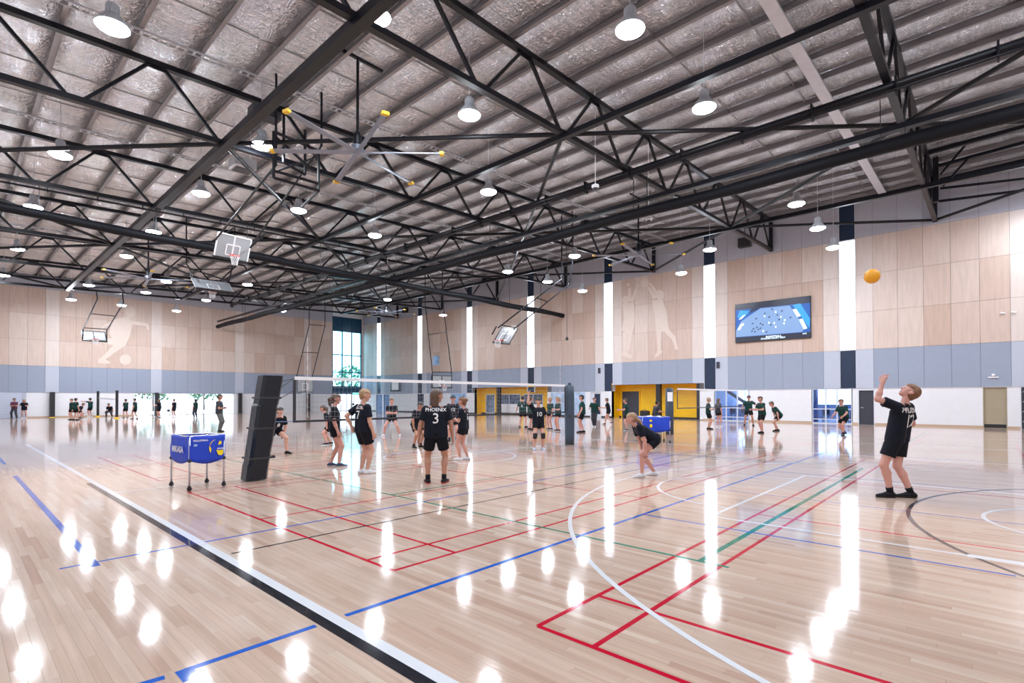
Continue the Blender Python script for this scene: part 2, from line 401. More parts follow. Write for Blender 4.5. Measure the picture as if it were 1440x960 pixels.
# blue
line((0.98, 6.3), (0.98, 15.0), 0.07, M_LBLUE, 0.0012)
line((0.98, 17.8), (0.98, 22.5), 0.06, M_LBLUE, 0.0012)
line((0.73, 6.46), (17.5, 6.46), 0.035, M_LBLUE, 0.0012)
line((0.96, 3.5), (1.77, 3.5), 0.05, M_LBLUE, 0.0012)
line((2.0, 3.5), (17.4, 3.5), 0.05, M_LBLUE, 0.0012)
line((0.96, 3.36), (0.96, 3.52), 0.09, M_LBLUE, 0.0013)
line((0.70, 3.52), (0.86, 3.50), 0.05, M_LBLUE, 0.0013)
line((6.48, 3.5), (6.48, -0.18), 0.035, M_LBLUE, 0.0012)
line((9.15, 3.5), (9.15, -3.5), 0.035, M_LBLUE, 0.0009)
line((13.9, 3.5), (13.9, 12.5), 0.04, M_LBLUE, 0.0009)
line((17.4, -2.5), (17.4, 12.5), 0.04, M_LBLUE, 0.0009)
line((6.5, 12.5), (9.5, 12.5), 0.04, M_LBLUE, 0.0009)
line((12.2, -3.0), (12.2, 3.4), 0.03, M_LBLUE, 0.0009)

# ================================================================ CEILING
roof = MB().add([(X0, Y0, z_foil(X0) + 0.15), (DX + 1, Y0, z_foil(DX + 1) + 0.15), (DX + 1, EY + 1, z_foil(DX + 1) + 0.15), (X0, EY + 1, z_foil(X0) + 0.15),
                 (X0, Y0, z_foil(X0) + 0.3), (DX + 1, Y0, z_foil(DX + 1) + 0.3), (DX + 1, EY + 1, z_foil(DX + 1) + 0.3), (X0, EY + 1, z_foil(X0) + 0.3)],
                [(0, 1, 2, 3), (7, 6, 5, 4), (0, 4, 5, 1), (1, 5, 6, 2), (2, 6, 7, 3), (3, 7, 4, 0)])
ceiling = struct(roof.build('ceiling', M_GALV))
PS = 1.55
rng = np.random.RandomState(3)
px_list = [DX - 0.5 - PS * k for k in range(0, 30)]
ny = 200
for k in range(len(px_list)):
    xb = px_list[k]; xa = xb - PS
    if xb < X0 + 1: break
    # purlin: a Z section along Y
    p = MB(); z = z_foil(xb)
    p.box((xb - 0.008, Y0, z - 0.24), (xb + 0.008, EY, z - 0.0)); p.box((xb - 0.10, Y0, z - 0.256), (xb + 0.008, EY, z - 0.24)); p.box((xb - 0.008, Y0, z - 0.02), (xb + 0.10, EY, z - 0.004))
    p.build('purlin', M_PURLIN, ceiling)
    # foil blanket sagging and crinkled between purlins
    nx = 9; vs = []; fs = []
    wav = rng.rand(ny + 1, nx + 1) * 0.07
    wav = (wav + np.roll(wav, 1, 0) + np.roll(wav, 1, 1)) / 2.2
    for j in range(ny + 1):
        y = Y0 + (EY - Y0) * j / ny
        jit = 0.02 * math.sin(y * 2.1 + k) + 0.02 * math.sin(y * 5.3 + 2 * k)
        for i in range(nx + 1):
            t = i / nx; x = xa + PS * t; e = min(t, 1 - t) * 2
            sag = 0.085 * (1 - (2 * t - 1) ** 4) + (wav[j, i] + jit) * min(1, e * 2)
            vs.append((x, y, z_foil(x) + 0.05 - sag))
    for j in range(ny):
        for i in range(nx): a = j * (nx + 1) + i; fs.append((a, a + nx + 1, a + nx + 2, a + 1))
    MB().add(vs, fs).build('foil_sheet', M_FOIL, ceiling, smooth=True)
# ladder cable trays and slim bridging under the foil
def tray(ya, xa, xb, w, name='cable_tray'):
    t = MB(); za, zb = z_foil(xa) - 0.30, z_foil(xb) - 0.30
    t.bar((xa, ya - w / 2, za), (xb, ya - w / 2, zb), 0.02, 0.06); t.bar((xa, ya + w / 2, za), (xb, ya + w / 2, zb), 0.02, 0.06)
    n = int((xb - xa) / 0.22)
    for i in range(n + 1):
        x = xa + (xb - xa) * i / n; t.bar((x, ya - w / 2, z_foil(x) - 0.31), (x, ya + w / 2, z_foil(x) - 0.31), 0.07, 0.012)
    return t.build(name, M_GALV, ceiling)
tray(17.5, -1, 36.3, 0.22); tray(25.6, -1, 36.3, 0.22); tray(33.9, 2, 36.3, 0.22); MB().bar((8, 4.3, z_foil(8) - 0.30), (36.3, 4.3, z_foil(36.3) - 0.30), 0.36, 0.07).build('cable_duct', mat('pale_duct', (0.60, 0.60, 0.66), 0.5, vary=0.08), ceiling); tray(42.3, 2, 36.3, 0.22)
t = MB()
for yb in [TY[i] + 8.37 / 2 * s for i in range(1, 7) for s in (0.72, 1.28)]:
    t.bar((-2, yb, z_foil(-2) - 0.12), (36.5, yb, z_foil(36.5) - 0.12), 0.04, 0.025)
o = t.build('bridging_bars', M_PURLIN, ceiling); o['kind'] = 'stuff'

# ================================================================ STEEL
def ordinal(n): return ['first', 'second', 'third', 'fourth', 'fifth', 'sixth', 'seventh', 'eighth', 'ninth', 'tenth'][n]
nodes_low = [6.2 - 3.835 * 4 + 3.835 * k for k in range(0, 13)]
nodes_low[-1] = DX - 0.25
for ti, y in enumerate(TY[1:]):
    t = thing('roof_truss', '%s black steel lattice roof truss from the camera, its end post on the right wall' % ordinal(ti), 'truss', (DX, y, z_low(DX)), 'roof trusses across the hall')
    xa = X0 + 0.05; xe = DX - 0.12
    MB().bar((xa, y, z_low(xa)), (xe, y, z_low(xe)), 0.19, 0.16).build('bottom_chord', M_STEEL, t)
    MB().bar((xa, y, z_up(xa)), (xe, y, z_up(xe)), 0.19, 0.16).build('top_chord', M_STEEL, t)
    MB().bar((xe, y, z_low(xe) - 0.1), (xe, y, z_up(xe) + 0.1), 0.2, 0.2).build('end_post', M_STEEL, t)
    for k in range(len(nodes_low)):
        xl = nodes_low[k]
        for xu in ((xl - 1.92), (xl + 1.92)):
            if xu < xa or xu > xe: continue
            MB().bar((xl + (0.14 if xu > xl else -0.14), y, z_low(xl)), (xu + (0.14 if xu < xl else -0.14), y, z_up(xu)), 0.09, 0.09).build('web_member', M_STEEL, t)
        if xl > 14.5 and xl + 1.92 < xe:      # denser webs near the wall
            pass
    for k, xl in enumerate(nodes_low[:-1]):
        MB().box((xl + 1.92 - 0.22, y - 0.012, z_up(xl + 1.92) - 0.17), (xl + 1.92 + 0.22, y + 0.012, z_up(xl + 1.92))).build('gusset_plate', M_STEEL, t)
# ties along the hall, at the bottom chords
for i, x in enumerate(PX_):
    zz = z_low(x) - 0.10
    nm = ['leftmost', 'second from the left', 'third from the left', 'rightmost'][i]
    w = 0.27 if i == 0 else 0.19
    t = thing('longitudinal_beam', 'long black steel beam running the length of the hall, %s of the four' % nm, 'beam', (x, 2, zz), 'beams along the hall')
    MB().bar((x, Y0 + 0.1, zz), (x, TY[-1], zz), w, w * 0.9).build('beam', M_STEEL, t)
    for y in TY[1:]:
        MB().bar((x, y, zz), (x, y, z_low(x) + 0.08), 0.22, 0.22).build('cleat', M_STEEL, t)
for i in (0, 3):
    x = (-1.47, 36.35)[i == 3]
# diagonal bracing in the bottom-chord plane
xs = [-1.47, 6.2, 13.87, 21.53, 29.2, 36.45]
for j in range(0, 7):
    ya, yb = TY[j], TY[j + 1]
    nm = 'nearest the camera' if j == 0 else '%s bay from the camera' % ordinal(j)
    t = thing('roof_bracing', 'black diagonal bracing tubes between roof trusses, %s' % nm, 'bracing', (13.87, ya, z_low(13.87)), 'diagonal roof bracing')
    for i in range(5):
        if (i + j) % 2 == 0: A, B = (xs[i], ya), (xs[i + 1], yb)
        else: A, B = (xs[i + 1], ya), (xs[i], yb)
        if (j == 1 and i == 1) or (j == 2 and i == 0): continue
        MB().tube((A[0], A[1], z_low(A[0]) - 0.02), (B[0], B[1], z_low(B[0]) - 0.02), 0.075, n=8).build('brace', M_STEEL, t)
# wall-side ties seen at upper right
t = thing('wall_truss', 'black steel rails and struts along the top of the right wall at the picture edge', 'bracing', (34.5, -2, 11))
for (xa, ya, xb_, yb, w_, X_) in ((1300, 216, 1460, 173, .17, 31), (1320, 233, 1460, 195, .13, 32), (1322, 254, 1460, 222, .19, 33), (1322, 265, 1460, 249, .10, 34), (1320, 283, 1460, 265, .11, 35)):
    MB().bar(U(xa, ya, X=X_), U(xb_, yb, X=X_), w_).build('rail', M_STEEL, t)
for (xa, ya, xb_, yb) in ((1322, 246, 1361, 200), (1326, 262, 1362, 222)):
    MB().bar(U(xa, ya, X=32), U(xb_, yb, X=32), 0.09).build('strut', M_STEEL, t)
MB().bar(U(1316, 205, X=33), U(1316, 284, X=33), 0.22).build('post', M_STEEL, t); MB().bar(U(1304, 205, X=33), U(1304, 262, X=33), 0.14).build('post', M_STEEL, t)
# eaves beams
t = thing('eaves_beam', 'black eaves beam where the right wall meets the roof', 'beam', (DX - 0.2, 20, 13.3))
MB().bar((DX - 0.18, Y0 + 0.1, 13.32), (DX - 0.18, EY - 0.1, 13.32), 0.16, 0.2).build('beam', M_STEEL, t)
t = thing('end_beam', 'black beam where the far end wall meets the roof', 'beam', (10, EY - 0.2, 12.2))
MB().bar((X0 + 0.1, EY - 0.18, z_foil(X0) - 0.36), (DX - 0.3, EY - 0.18, z_foil(DX) - 0.36), 0.14, 0.16).build('beam', M_STEEL, t)

# pipes
t = thing('sprinkler_pipe', 'black pipe pair on hangers running below the right roof trusses', 'pipe', (17.7, 10, 10.3))
MB().tube((17.95, Y0 + 0.1, 10.40), (17.95, 52, 10.40), 0.115, n=14).build('pipe', M_STEEL, t, True)
MB().tube((17.83, Y0 + 0.1, 10.20), (17.83, 52, 10.20), 0.04, n=8).build('thin_pipe', M_STEEL, t, True)
for k in range(26):
    y = -0.3 + k * 2.09
    MB().bar((17.95, y, 10.14), (17.95, y, 10.60), 0.26, 0.05, up=(0, 1, 0)).build('hanger', M_STEEL, t)
t = thing('cross_pipe', 'thin black pipe hung under the fourth truss above the left court', 'pipe', (5, 26.6, 9.5))
MB().tube((-1, 26.9, z_low(-1) - 0.28), (17, 26.9, z_low(17) - 0.28), 0.04, n=8).build('pipe', M_STEEL, t)
for k in range(12):
    x = -0.5 + k * 1.55
    MB().bar((x, 26.98, z_low(x) - 0.33), (x, 26.98, z_low(x)), 0.035, 0.035).build('hanger', M_STEEL, t)

# rolled divider curtains
t = thing('divider_curtain', 'black rolled-up divider curtain running the length of the hall', 'curtain', (19.1, 20, 9.15))
mb = MB(); rr = random.Random(4); y = Y0 + 0.2; pts = []
while y < 59.2:
    pts.append((19.1, y, 9.15 + 0.03 * math.sin(y * 0.7), 0.205 + rr.uniform(-0.016, 0.016))); y += 0.8
for a, b in zip(pts, pts[1:]): mb.tube(a[:3], b[:3], a[3], b[3], n=14, caps=False)
mb.tube(pts[0][:3], tuple(v + 0.001 for v in pts[0][:3]), pts[0][3], n=14); mb.tube(pts[-1][:3], (pts[-1][0] + (0.01 if pts[-1][0] > 30 else 0), pts[-1][1] + (0 if pts[-1][0] > 30 else 0.01), pts[-1][2]), pts[-1][3], n=14)
mb.build('curtain_roll', M_CURT, t, True)
MB().bar((19.1, Y0 + 0.1, 9.66), (19.1, 59.2, 9.66), 0.12, 0.16).build('curtain_rail', M_STEEL, t)
for yy in TY[1:]:
    for dy in (-0.3, 0.3): MB().bar((19.1, yy + dy, 9.3), (19.1, yy + dy, z_low(19.1)), 0.025).build('strap', M_STEEL2, t)
t = thing('divider_curtain', 'black rolled-up divider curtain crossing the hall from left to the right wall', 'curtain', (18, 27.7, 8.9))
mb = MB(); x = X0 + 0.2; pts = []
while x < 36.3:
    pts.append((x, 27.0, 8.74 + 0.03 * math.sin(x * 0.8), 0.19 + rr.uniform(-0.015, 0.015))); x += 0.8
for a, b in zip(pts, pts[1:]): mb.tube(a[:3], b[:3], a[3], b[3], n=14, caps=False)
mb.tube(pts[0][:3], tuple(v + 0.001 for v in pts[0][:3]), pts[0][3], n=14); mb.tube(pts[-1][:3], (pts[-1][0] + (0.01 if pts[-1][0] > 30 else 0), pts[-1][1] + (0 if pts[-1][0] > 30 else 0.01), pts[-1][2]), pts[-1][3], n=14)
mb.build('curtain_roll', M_CURT, t, True)
for xx in nodes_low:
    if xx > X0 + 0.4 and xx < 36: MB().bar((xx, 27.0, 8.9), (xx, 27.05, z_low(xx)), 0.025).build('strap', M_STEEL2, t)

# ================================================================ RIGHT WALL
SY = [6.15 + 8.37 * k for k in range(-1, 7)]          # strip window centres
SH = 0.43
WT = 0.35
back = MB(); fx = DX + 0.03
edges = [Y0] + [v for s in SY if s - SH > Y0 and s + SH < EY for v in (s - SH, s + SH)] + [EY + 0.1]
YC = [15.3, 22.6, 29.3, 38.9]
for a, b in zip(edges[::2], edges[1::2]):
    cc = [a] + [v for v in YC if a < v < b] + [b]
    for q0, q1 in zip(cc, cc[1:]):
        m_ = (q0 + q1) / 2; back.box((fx, q0, 2.66 if (15.3 < m_ < 22.6 or 29.3 < m_ < 38.9) else Z_L), (fx + WT, q1, 14.2), 1)
for s in SY:
    back.box((fx + 0.1, s - SH, 2.66 if 29.3 < s < 38.9 else Z_L), (fx + WT, s + SH, Z_G)); back.box((fx + 0.1, s - SH, Z_W), (fx + WT, s + SH, 14.2), 1)
# lower band: solid pieces; openings are filled with doors, glass and recesses
openings = [(-2.9, -1.25, 2.15, 'dark'), (-0.77, 0.15, 2.15, 'beige'), (4.85, 5.66, 2.06, 'char'), (5.98, 8.08, 2.15, 'glass'), (11.9, 14.2, 2.15, 'glass'),
            (15.3, 22.6, 2.65, 'yel'), (29.3, 38.9, 2.65, 'yel'), (23.6, 24.7, 2.1, 'gdoor'), (45.2, 46.3, 2.1, 'blue'), (47.3, 48.4, 2.1, 'navyd'), (54.0, 57.0, 2.1, 'blue')]
openings.sort(); ycur = Y0
for (a, b, zt, kd) in openings:
    back.box((fx, ycur, 0), (fx + WT, a, Z_L)); ycur = b
    if zt < Z_L: back.box((fx, a, zt), (fx + WT, b, Z_L))
back.box((fx, ycur, 0), (fx + WT, EY + 0.1, Z_L))
wall_right = struct(back.build('wall_right', [M_WHITEWALL, M_JOINT]))
yel = [(15.3, 22.6), (29.3, 38.9)]
def panel(y0, y1, z0, z1, m, th=0.03, gap=0.006, x=fx):
    o = MB().box((x - th, y0 + gap, z0 + gap), (x, y1 - gap, z1 - gap)).build('wall_panel', m, wall_right); return o
zr = [Z_G, 6.68, 8.9, Z_W]
for bi in range(len(SY)):
    ya = SY[bi] + SH; yb = (SY[bi + 1] - SH) if bi + 1 < len(SY) else EY
    if yb - ya < 1: continue
    pale = 0.85; cuts = [ya, ya + pale] + [ya + pale + (yb - ya - 2 * pale) * i / 5 for i in range(1, 5)] + [yb - pale, yb]
    for ci in range(len(cuts) - 1):
        c0, c1 = cuts[ci], cuts[ci + 1]; edge = ci in (0, len(cuts) - 2); ym = (c0 + c1) / 2
        zb = Z_L
        if ci == 0 and abs(c0 - 14.95) < 0.1: pass
        for k in range(3): panel(c0, c1, zr[k], zr[k + 1], M_PLY2 if edge else M_PLY)
        mg = M_GREYP2 if edge else M_GREYP
        iny = [q for q in yel if q[0] - 0.01 < ym < q[1] + 0.01]
        if iny: zb = 2.66
        panel(c0, c1, zb, Z_G, mg)
        panel(c0, c1, Z_W, 13.32, M_TOPP)
# soffit lip at the foot of the grey band
MB().box((fx - 0.03, Y0, Z_L - 0.02), (fx + 0.02, 15.25, Z_L)).build('soffit_lip', M_FRAME, wall_right)
# skirting
yc = Y0
sk = []
for (a, b, zt, kd) in openings: sk.append((yc, a)); yc = b
sk.append((yc, EY))
for i, (a, b) in enumerate(sk):
    if b - a < 0.05: continue
    MB().box((fx - 0.02, a, 0.0), (fx, b, 0.11)).build('baseboard_right', M_SKIRT if a < 15 else M_BLACK)['kind'] = 'structure'
# strip windows
for i, s in enumerate(SY):
    if s + SH > EY: continue
    w = bpy.data.objects.new('window_%d' % (i + 1), None); COL.objects.link(w); w.location = (fx, s, Z_G); w['kind'] = 'structure'
    MB().box((fx + 0.05, s - SH + 0.03, Z_L + 0.01), (fx + 0.09, s + SH - 0.03, Z_G - 0.01)).build('lower_panel', M_NAVY if i != 7 else M_TEAL, w)
    MB().box((fx + 0.05, s - SH + 0.03, Z_W + 0.01), (fx + 0.09, s + SH - 0.03, 13.3)).build('upper_panel', M_NAVY, w)
    fr = MB()
    fr.box((fx - 0.02, s - SH, Z_L), (fx + 0.12, s - SH + 0.03, 13.3)); fr.box((fx - 0.02, s + SH - 0.03, Z_L), (fx + 0.12, s + SH, 13.3))
    fr.box((fx, s - SH + 0.03, Z_G - 0.02), (fx + 0.12, s + SH - 0.03, Z_G + 0.04)); fr.box((fx, s - SH + 0.03, Z_W - 0.05), (fx + 0.12, s + SH - 0.03, Z_W + 0.01))
    zs = [Z_G + 0.04, 6.68, 8.9, Z_W - 0.05]
    for z in zs[1:3]: fr.box((fx + 0.02, s - SH + 0.03, z - 0.018), (fx + 0.11, s + SH - 0.03, z + 0.018))
    fr.build('window_frame', M_FRAME, w)
    for k in range(3):
        MB().box((fx + 0.06, s - SH + 0.035, zs[k] + 0.02), (fx + 0.075, s + SH - 0.035, zs[k + 1] - 0.02)).build('pane', M_PANE, w)
dn = 1; wn_ = 20
def door(y0, y1, zt, m, handle=True, bottom=None):
    global dn
    d = bpy.data.objects.new('door_%d' % dn, None); COL.objects.link(d); d.location = (fx, y0, 0); d['kind'] = 'structure'; dn += 1
    MB().box((fx + 0.06, y0 + 0.04, -0.01), (fx + 0.11, y1 - 0.04, zt - 0.04)).build('door_leaf', m, d)
    f = MB(); f.box((fx - 0.01, y0, 0), (fx + 0.12, y0 + 0.04, zt)); f.box((fx - 0.01, y1 - 0.04, 0), (fx + 0.12, y1, zt)); f.box((fx - 0.01, y0 + 0.04, zt - 0.04), (fx + 0.12, y1 - 0.04, zt))
    f.build('door_frame', M_FRAME if m in (M_CHAR, M_BLUEF) else m, d)
    if handle: MB().bar((fx + 0.02, y1 - 0.12, 1.0), (fx + 0.02, y1 - 0.26, 1.0), 0.03).build('door_handle', M_ALU, d)
    if bottom: MB().box((fx + 0.045, y0 + 0.04, 0.02), (fx + 0.06, y1 - 0.04, 0.2)).build('kick_plate', bottom, d)
    return d
door(-0.77, 0.15, 2.14, M_BEIGE, False, M_BLACK)
door(4.85, 5.66, 2.06, M_CHAR)
dd = door(-2.9, -1.25, 2.15, M_CHAR, False)
for k in range(4):
    zc = 0.35 + k * 0.5
    MB().bar((fx + 0.05, -1.32, zc), (fx + 0.05, -1.7, zc + 0.3), 0.015, 0.04, up=(1, 0, 0)).build('white_stripe', M_WHITE, dd)
door(45.2, 46.3, 2.1, M_BLUEF); door(54.0, 55.4, 2.1, M_BLUEF); door(55.5, 57.0, 2.1, M_BLUEF); door(47.3, 48.4, 2.1, M_NAVY)
dg = door(23.6, 24.7, 2.1, M_FRAME); MB().box((fx + 0.05, 23.75, 0.25), (fx + 0.065, 24.3, 1.95)).build('door_glass', M_NAVY, dg)
def glazing(y0, y1, zt, muls, m, trans=(0.9,)):
    global wn_
    w = bpy.data.objects.new('window_%d' % wn_, None); COL.objects.link(w); w.location = (fx, y0, 0); w['kind'] = 'structure'; wn_ += 1
    f = MB(); ys = [y0] + muls + [y1]
    for y in ys: f.box((fx, y - 0.035, 0), (fx + 0.1, y + 0.035, zt))
    for z in (0.03, zt - 0.03, 0.27) + tuple(trans): f.box((fx + 0.01, y0, z - 0.025), (fx + 0.09, y1, z + 0.025))
    f.build('window_frame', M_FRAME, w)
    for a, b in zip(ys, ys[1:]): MB().box((fx + 0.045, a + 0.035, 0.05), (fx + 0.052, b - 0.035, zt - 0.05)).build('pane', m, w)
    return w
glazing(5.98, 8.08, 2.15, [6.75, 7.35], M_BGLASS); glazing(11.9, 14.2, 2.15, [12.65, 13.4], M_BGLASS)
M_SIDEFILL = mat('fill_glow', (1, 1, 1), 0.5, emit=(0.8, 0.9, 1.0), strength=14.0)
# the rooms behind the glass
rx1 = 44.0; M_ROOM = mat('side_room_blue', (0.27, 0.35, 0.52), 0.6, vary=0.1)
for k, (a_, b_) in enumerate((((fx + WT + 0.1, 4.2, -0.1), (rx1, 15.2, 0.0)), ((fx + WT, 4.2, 2.75), (rx1, 15.2, 2.9)), ((rx1, 4.2, 0), (rx1 + 0.2, 15.2, 1.1)), ((rx1, 4.2, 2.5), (rx1 + 0.2, 15.2, 2.75)), ((fx + WT, 15.05, 0), (rx1, 15.2, 2.75)), ((fx + WT, 4.2, 0), (rx1, 4.35, 2.75)))):
    struct(MB().box(a_, b_).build(('floor_side_room', 'ceiling_side_room', 'wall_side_1', 'wall_side_2', 'wall_side_3', 'wall_side_4')[k], M_ROOM))
for (x, y) in ((39, 7), (41.5, 7), (39, 12.5), (41.5, 12.5)):  # glowing panels added to brighten the closed room behind the glass
    tag(MB().box((x - 0.3, y - 0.6, 2.70), (x + 0.3, y + 0.6, 2.745)).build('room_fill_panel', M_SIDEFILL), 'flat glowing panel added to brighten the room behind the wall glazing', 'lamp', 'added fill panels of the side room')
for k, (x, y, lab) in enumerate(((39.6, 7.3, 'behind the glass left of the charcoal door'), (40.5, 10.2, 'deep behind the glass, second table'), (39.5, 13.2, 'behind the glazing left of the yellow recess'))):
    t = thing('table', 'dark meeting table %s' % lab, 'table', (x, y, 0))
    MB().box((x - 0.4, y - 0.8, 0.72), (x + 0.4, y + 0.8, 0.76)).build('table_top', M_NAVY, t)
    for sx in (-0.35, 0.35):
        for sy in (-0.72, 0.72): MB().tube((x + sx, y + sy, 0), (x + sx, y + sy, 0.72), 0.025, n=6).build('leg', M_BLACK, t)
    for sy in (-0.4, 0.4):
        ch = thing('chair', 'dark chair, %s side, at the table %s' % ('right' if sy < 0 else 'left', lab), 'chair', (x - 0.75, y + sy, 0))
        MB().box((x - 0.95, y + sy - 0.2, 0.43), (x - 0.55, y + sy + 0.2, 0.47)).build('seat', M_NAVY, ch)
        MB().box((x - 0.97, y + sy - 0.2, 0.5), (x - 0.93, y + sy + 0.2, 0.86)).build('backrest', M_NAVY, ch)
        for a_ in (-0.17, 0.17):
            for b_ in (-0.17, 0.17): MB().tube((x - 0.75 + a_, y + sy + b_, 0), (x - 0.75 + a_, y + sy + b_, 0.43), 0.012, n=5).build('leg', M_ALU, ch)
cl = thing('column', 'pale blue round column behind the glass by the charcoal door', 'column', (38.6, 8.2, 0))
MB().tube((38.6, 8.35, 0), (38.6, 8.35, 2.75), 0.2, n=16).build('shaft', M_BLUEF, cl, True)
st = thing('stair', 'dark sloping stair string behind the glazing left of the yellow recess', 'stair', (39, 13, 0))
MB().bar((38.4, 14.8, 2.7), (38.4, 11.0, 0.1), 0.12, 0.22).build('stringer', M_NAVY, st)
# yellow recesses
for i, (a, b) in enumerate(yel):
    dpt = 1.2 if i == 0 else 1.0
    r = MB(); xb = fx + dpt
    r.box((xb, a - 0.1, 0), (xb + 0.15, b + 0.1, 2.66)); r.box((fx + WT, b, 0), (xb, b + 0.15, 2.66)); r.box((fx + WT, a - 0.15, 0), (xb, a, 2.66)); r.box((fx, a, 2.66), (xb + 0.1, b, 2.8))
    r.box((fx, b, 0), (fx + WT, b + 0.005, 2.66))
    y_ = struct(r.build('wall_recess_%d' % (i + 1), M_YELLOW))
    MB().box((DX + 0.45, a, -0.12), (xb + 0.1, b, 0.0)).build('recess_floor', M_FLOOR, floor)
    n = 10
    for k in range(n):
        MB().box((xb - 0.012, a + 0.01, 0.12 + k * 0.254 + 0.004), (xb, b - 0.01, 0.12 + (k + 1) * 0.254 - 0.004)).build('cladding_board', M_YELLOW, y_)
    MB().box((xb - 0.03, a, 0), (xb - 0.012, b, 0.12)).build('baseboard_recess', M_BLACK, y_)
# things in the recesses
xb = fx + 1.2
d = bpy.data.objects.new('door_%d' % dn, None); COL.objects.link(d); d.location = (xb, 20, 0); d['kind'] = 'structure'; dn += 1
MB().box((xb - 0.05, 20.75, 0.02), (xb - 0.013, 22.3, 2.14)).build('door_leaf', M_CHAR, d)
fr = MB(); fr.box((xb - 0.07, 20.67, 0), (xb - 0.013, 20.75, 2.2)); fr.box((xb - 0.07, 22.3, 0), (xb - 0.013, 22.38, 2.2)); fr.box((xb - 0.07, 20.75, 2.14), (xb - 0.013, 22.3, 2.22)); fr.build('door_frame', M_YELLOW, d)
for (y, lab, x) in ((18.55, 'in the yellow recess right of the padded net post', fx + 0.2), (35.5, 'in front of the yellow recess windows', fx + 0.1)):
    c = thing('column', 'black square steel column %s' % lab, 'column', (x, y, 0))
    MB().box((x - 0.17, y - 0.17, 0.02), (x + 0.17, y + 0.17, 2.68)).build('shaft', M_BLACK, c); MB().box((x - 0.22, y - 0.22, 0), (x + 0.22, y + 0.22, 0.02)).build('base_plate', M_STEEL2, c)
MB().box((fx - 0.02, 15.28, 0), (fx + 0.1, 15.5, 2.66)).build('recess_post', M_BLACK, wall_right)
xb = fx + 1.0
M_DISP = mat('window_display', (0.10, 0.13, 0.20), 0.2, vary=0.8, vscale=5)
for (y0, y1, z0, z1) in ((36.9, 38.2, 0.05, 2.0), (33.4, 36.4, 0.15, 2.0), (29.9 + 0.7, 33.0, 0.15, 2.0)):
    w = bpy.data.objects.new('window_%d' % wn_, None); COL.objects.link(w); w.location = (xb, y0, z0); w['kind'] = 'structure'; wn_ += 1
    f = MB(); f.box((xb - 0.06, y0, z0), (xb - 0.012, y0 + 0.07, z1)); f.box((xb - 0.06, y1 - 0.07, z0), (xb - 0.012, y1, z1)); f.box((xb - 0.06, y0, z1 - 0.07), (xb - 0.012, y1, z1)); f.box((xb - 0.06, y0, z0), (xb - 0.012, y1, z0 + 0.07))
    if y1 - y0 > 2: f.box((xb - 0.06, (y0 + y1) / 2 - 0.03, z0), (xb - 0.012, (y0 + y1) / 2 + 0.03, z1))
    f.build('window_frame', M_FRAME, w)
    zc = (z0 + z1) / 2 - (0.05 if z0 > 0.1 else 0.9)
    if z0 > 0.1: MB().box((xb - 0.03, y0 + 0.07, z0 + 0.07), (xb - 0.015, y1 - 0.07, zc)).build('lower_panel', M_WHITE, w)
    MB().box((xb - 0.03, y0 + 0.07, max(zc, z0 + 0.07)), (xb - 0.015, y1 - 0.07, z1 - 0.07)).build('pane', M_DISP, w)
tag(MB().box((xb - 0.03, 29.55, 0.9), (xb - 0.013, 30.1, 1.9)).build('poster', M_WHITE), 'white notice sheet on the yellow wall right of the display windows', 'poster')
M_MURAL = mat('blue_mural', (0.28, 0.46, 0.72), 0.5, vary=0.45, vscale=1.2)
M_MURAL2 = mat('pale_mural', (0.42, 0.55, 0.75), 0.5, vary=0.35, vscale=2.2)
tag(MB().box((fx - 0.02, 25.2, 0.15), (fx, 28.9, 2.1)).build('mural', M_MURAL2), 'pale blue wall mural beside the yellow recess, behind the net post', 'mural')
mu = tag(MB().box((fx - 0.02, 40.2, 0.3), (fx, 42.6, 2.1)).build('mural', M_MURAL), 'blue picture panel left of the yellow windows', 'mural')
MB().bar((fx - 0.03, 40.4, 1.9), (fx - 0.03, 41.2, 1.5), 0.02, 0.12, up=(1, 0, 0)).build('dark_motif', M_NAVY, mu)
# sign box on the grey band, fixtures
t = thing('scoreboard', 'small white boxed sign with a dark frame on the grey band, seen through the net', 'sign', (fx - 0.05, 52.6, 2.8))
MB().box((fx - 0.16, 51.7, 2.45), (fx - 0.03, 53.6, 3.75)).build('case', M_STEEL2, t); MB().box((fx - 0.17, 51.95, 2.62), (fx - 0.16, 53.35, 3.6)).build('face', M_WHITE, t)
for (y, z, lab) in ((12.0, 12.1, 'right of the fourth truss end near the screen'), (50.5, 12.0, 'high on the right wall above the far hoop')):
    t = thing('speaker', 'black boxed loudspeaker %s' % lab, 'speaker', (DX, y, z))
    bevel_box('cabinet', (DX - 0.45, y - 0.38, z - 0.3), (DX - 0.02, y + 0.38, z + 0.32), M_BLACK, t, 0.02); MB().bar((DX - 0.2, y, z + 0.3), (DX - 0.2, y, 13.2), 0.04).build('bracket', M_BLACK, t)
for (x, y, lab) in ((1010, 513, 'right of the window strip left of the screen'), (843, 521, 'left of the window strip by the athletes print')):
    p = U(x, y, X=fx - 0.04)
    tag(bevel_box('wall_speaker', (fx - 0.14, p.y - 0.1, p.z - 0.22), (fx - 0.03, p.y + 0.1, p.z + 0.22), M_CHAR, None, 0.01), 'small dark fixture on the grey band %s' % lab, 'fixture')
p = U(1397, 530, X=fx - 0.05)
t = thing('hook_fitting', 'small white fitting on the grey band above the beige door', 'fixture', p)
MB().box((fx - 0.10, p.y - 0.2, p.z - 0.04), (fx - 0.03, p.y + 0.2, p.z + 0.02)).build('plate', M_WHITE, t); MB().sphere((fx - 0.09, p.y, p.z + 0.1), 0.08, 10).build('dome', M_WHITE, t)
p = U(1418, 440, X=fx - 0.05)
t = thing('wall_hooks', 'pair of small white hooks high on the plywood at the right edge', 'fixture', p)
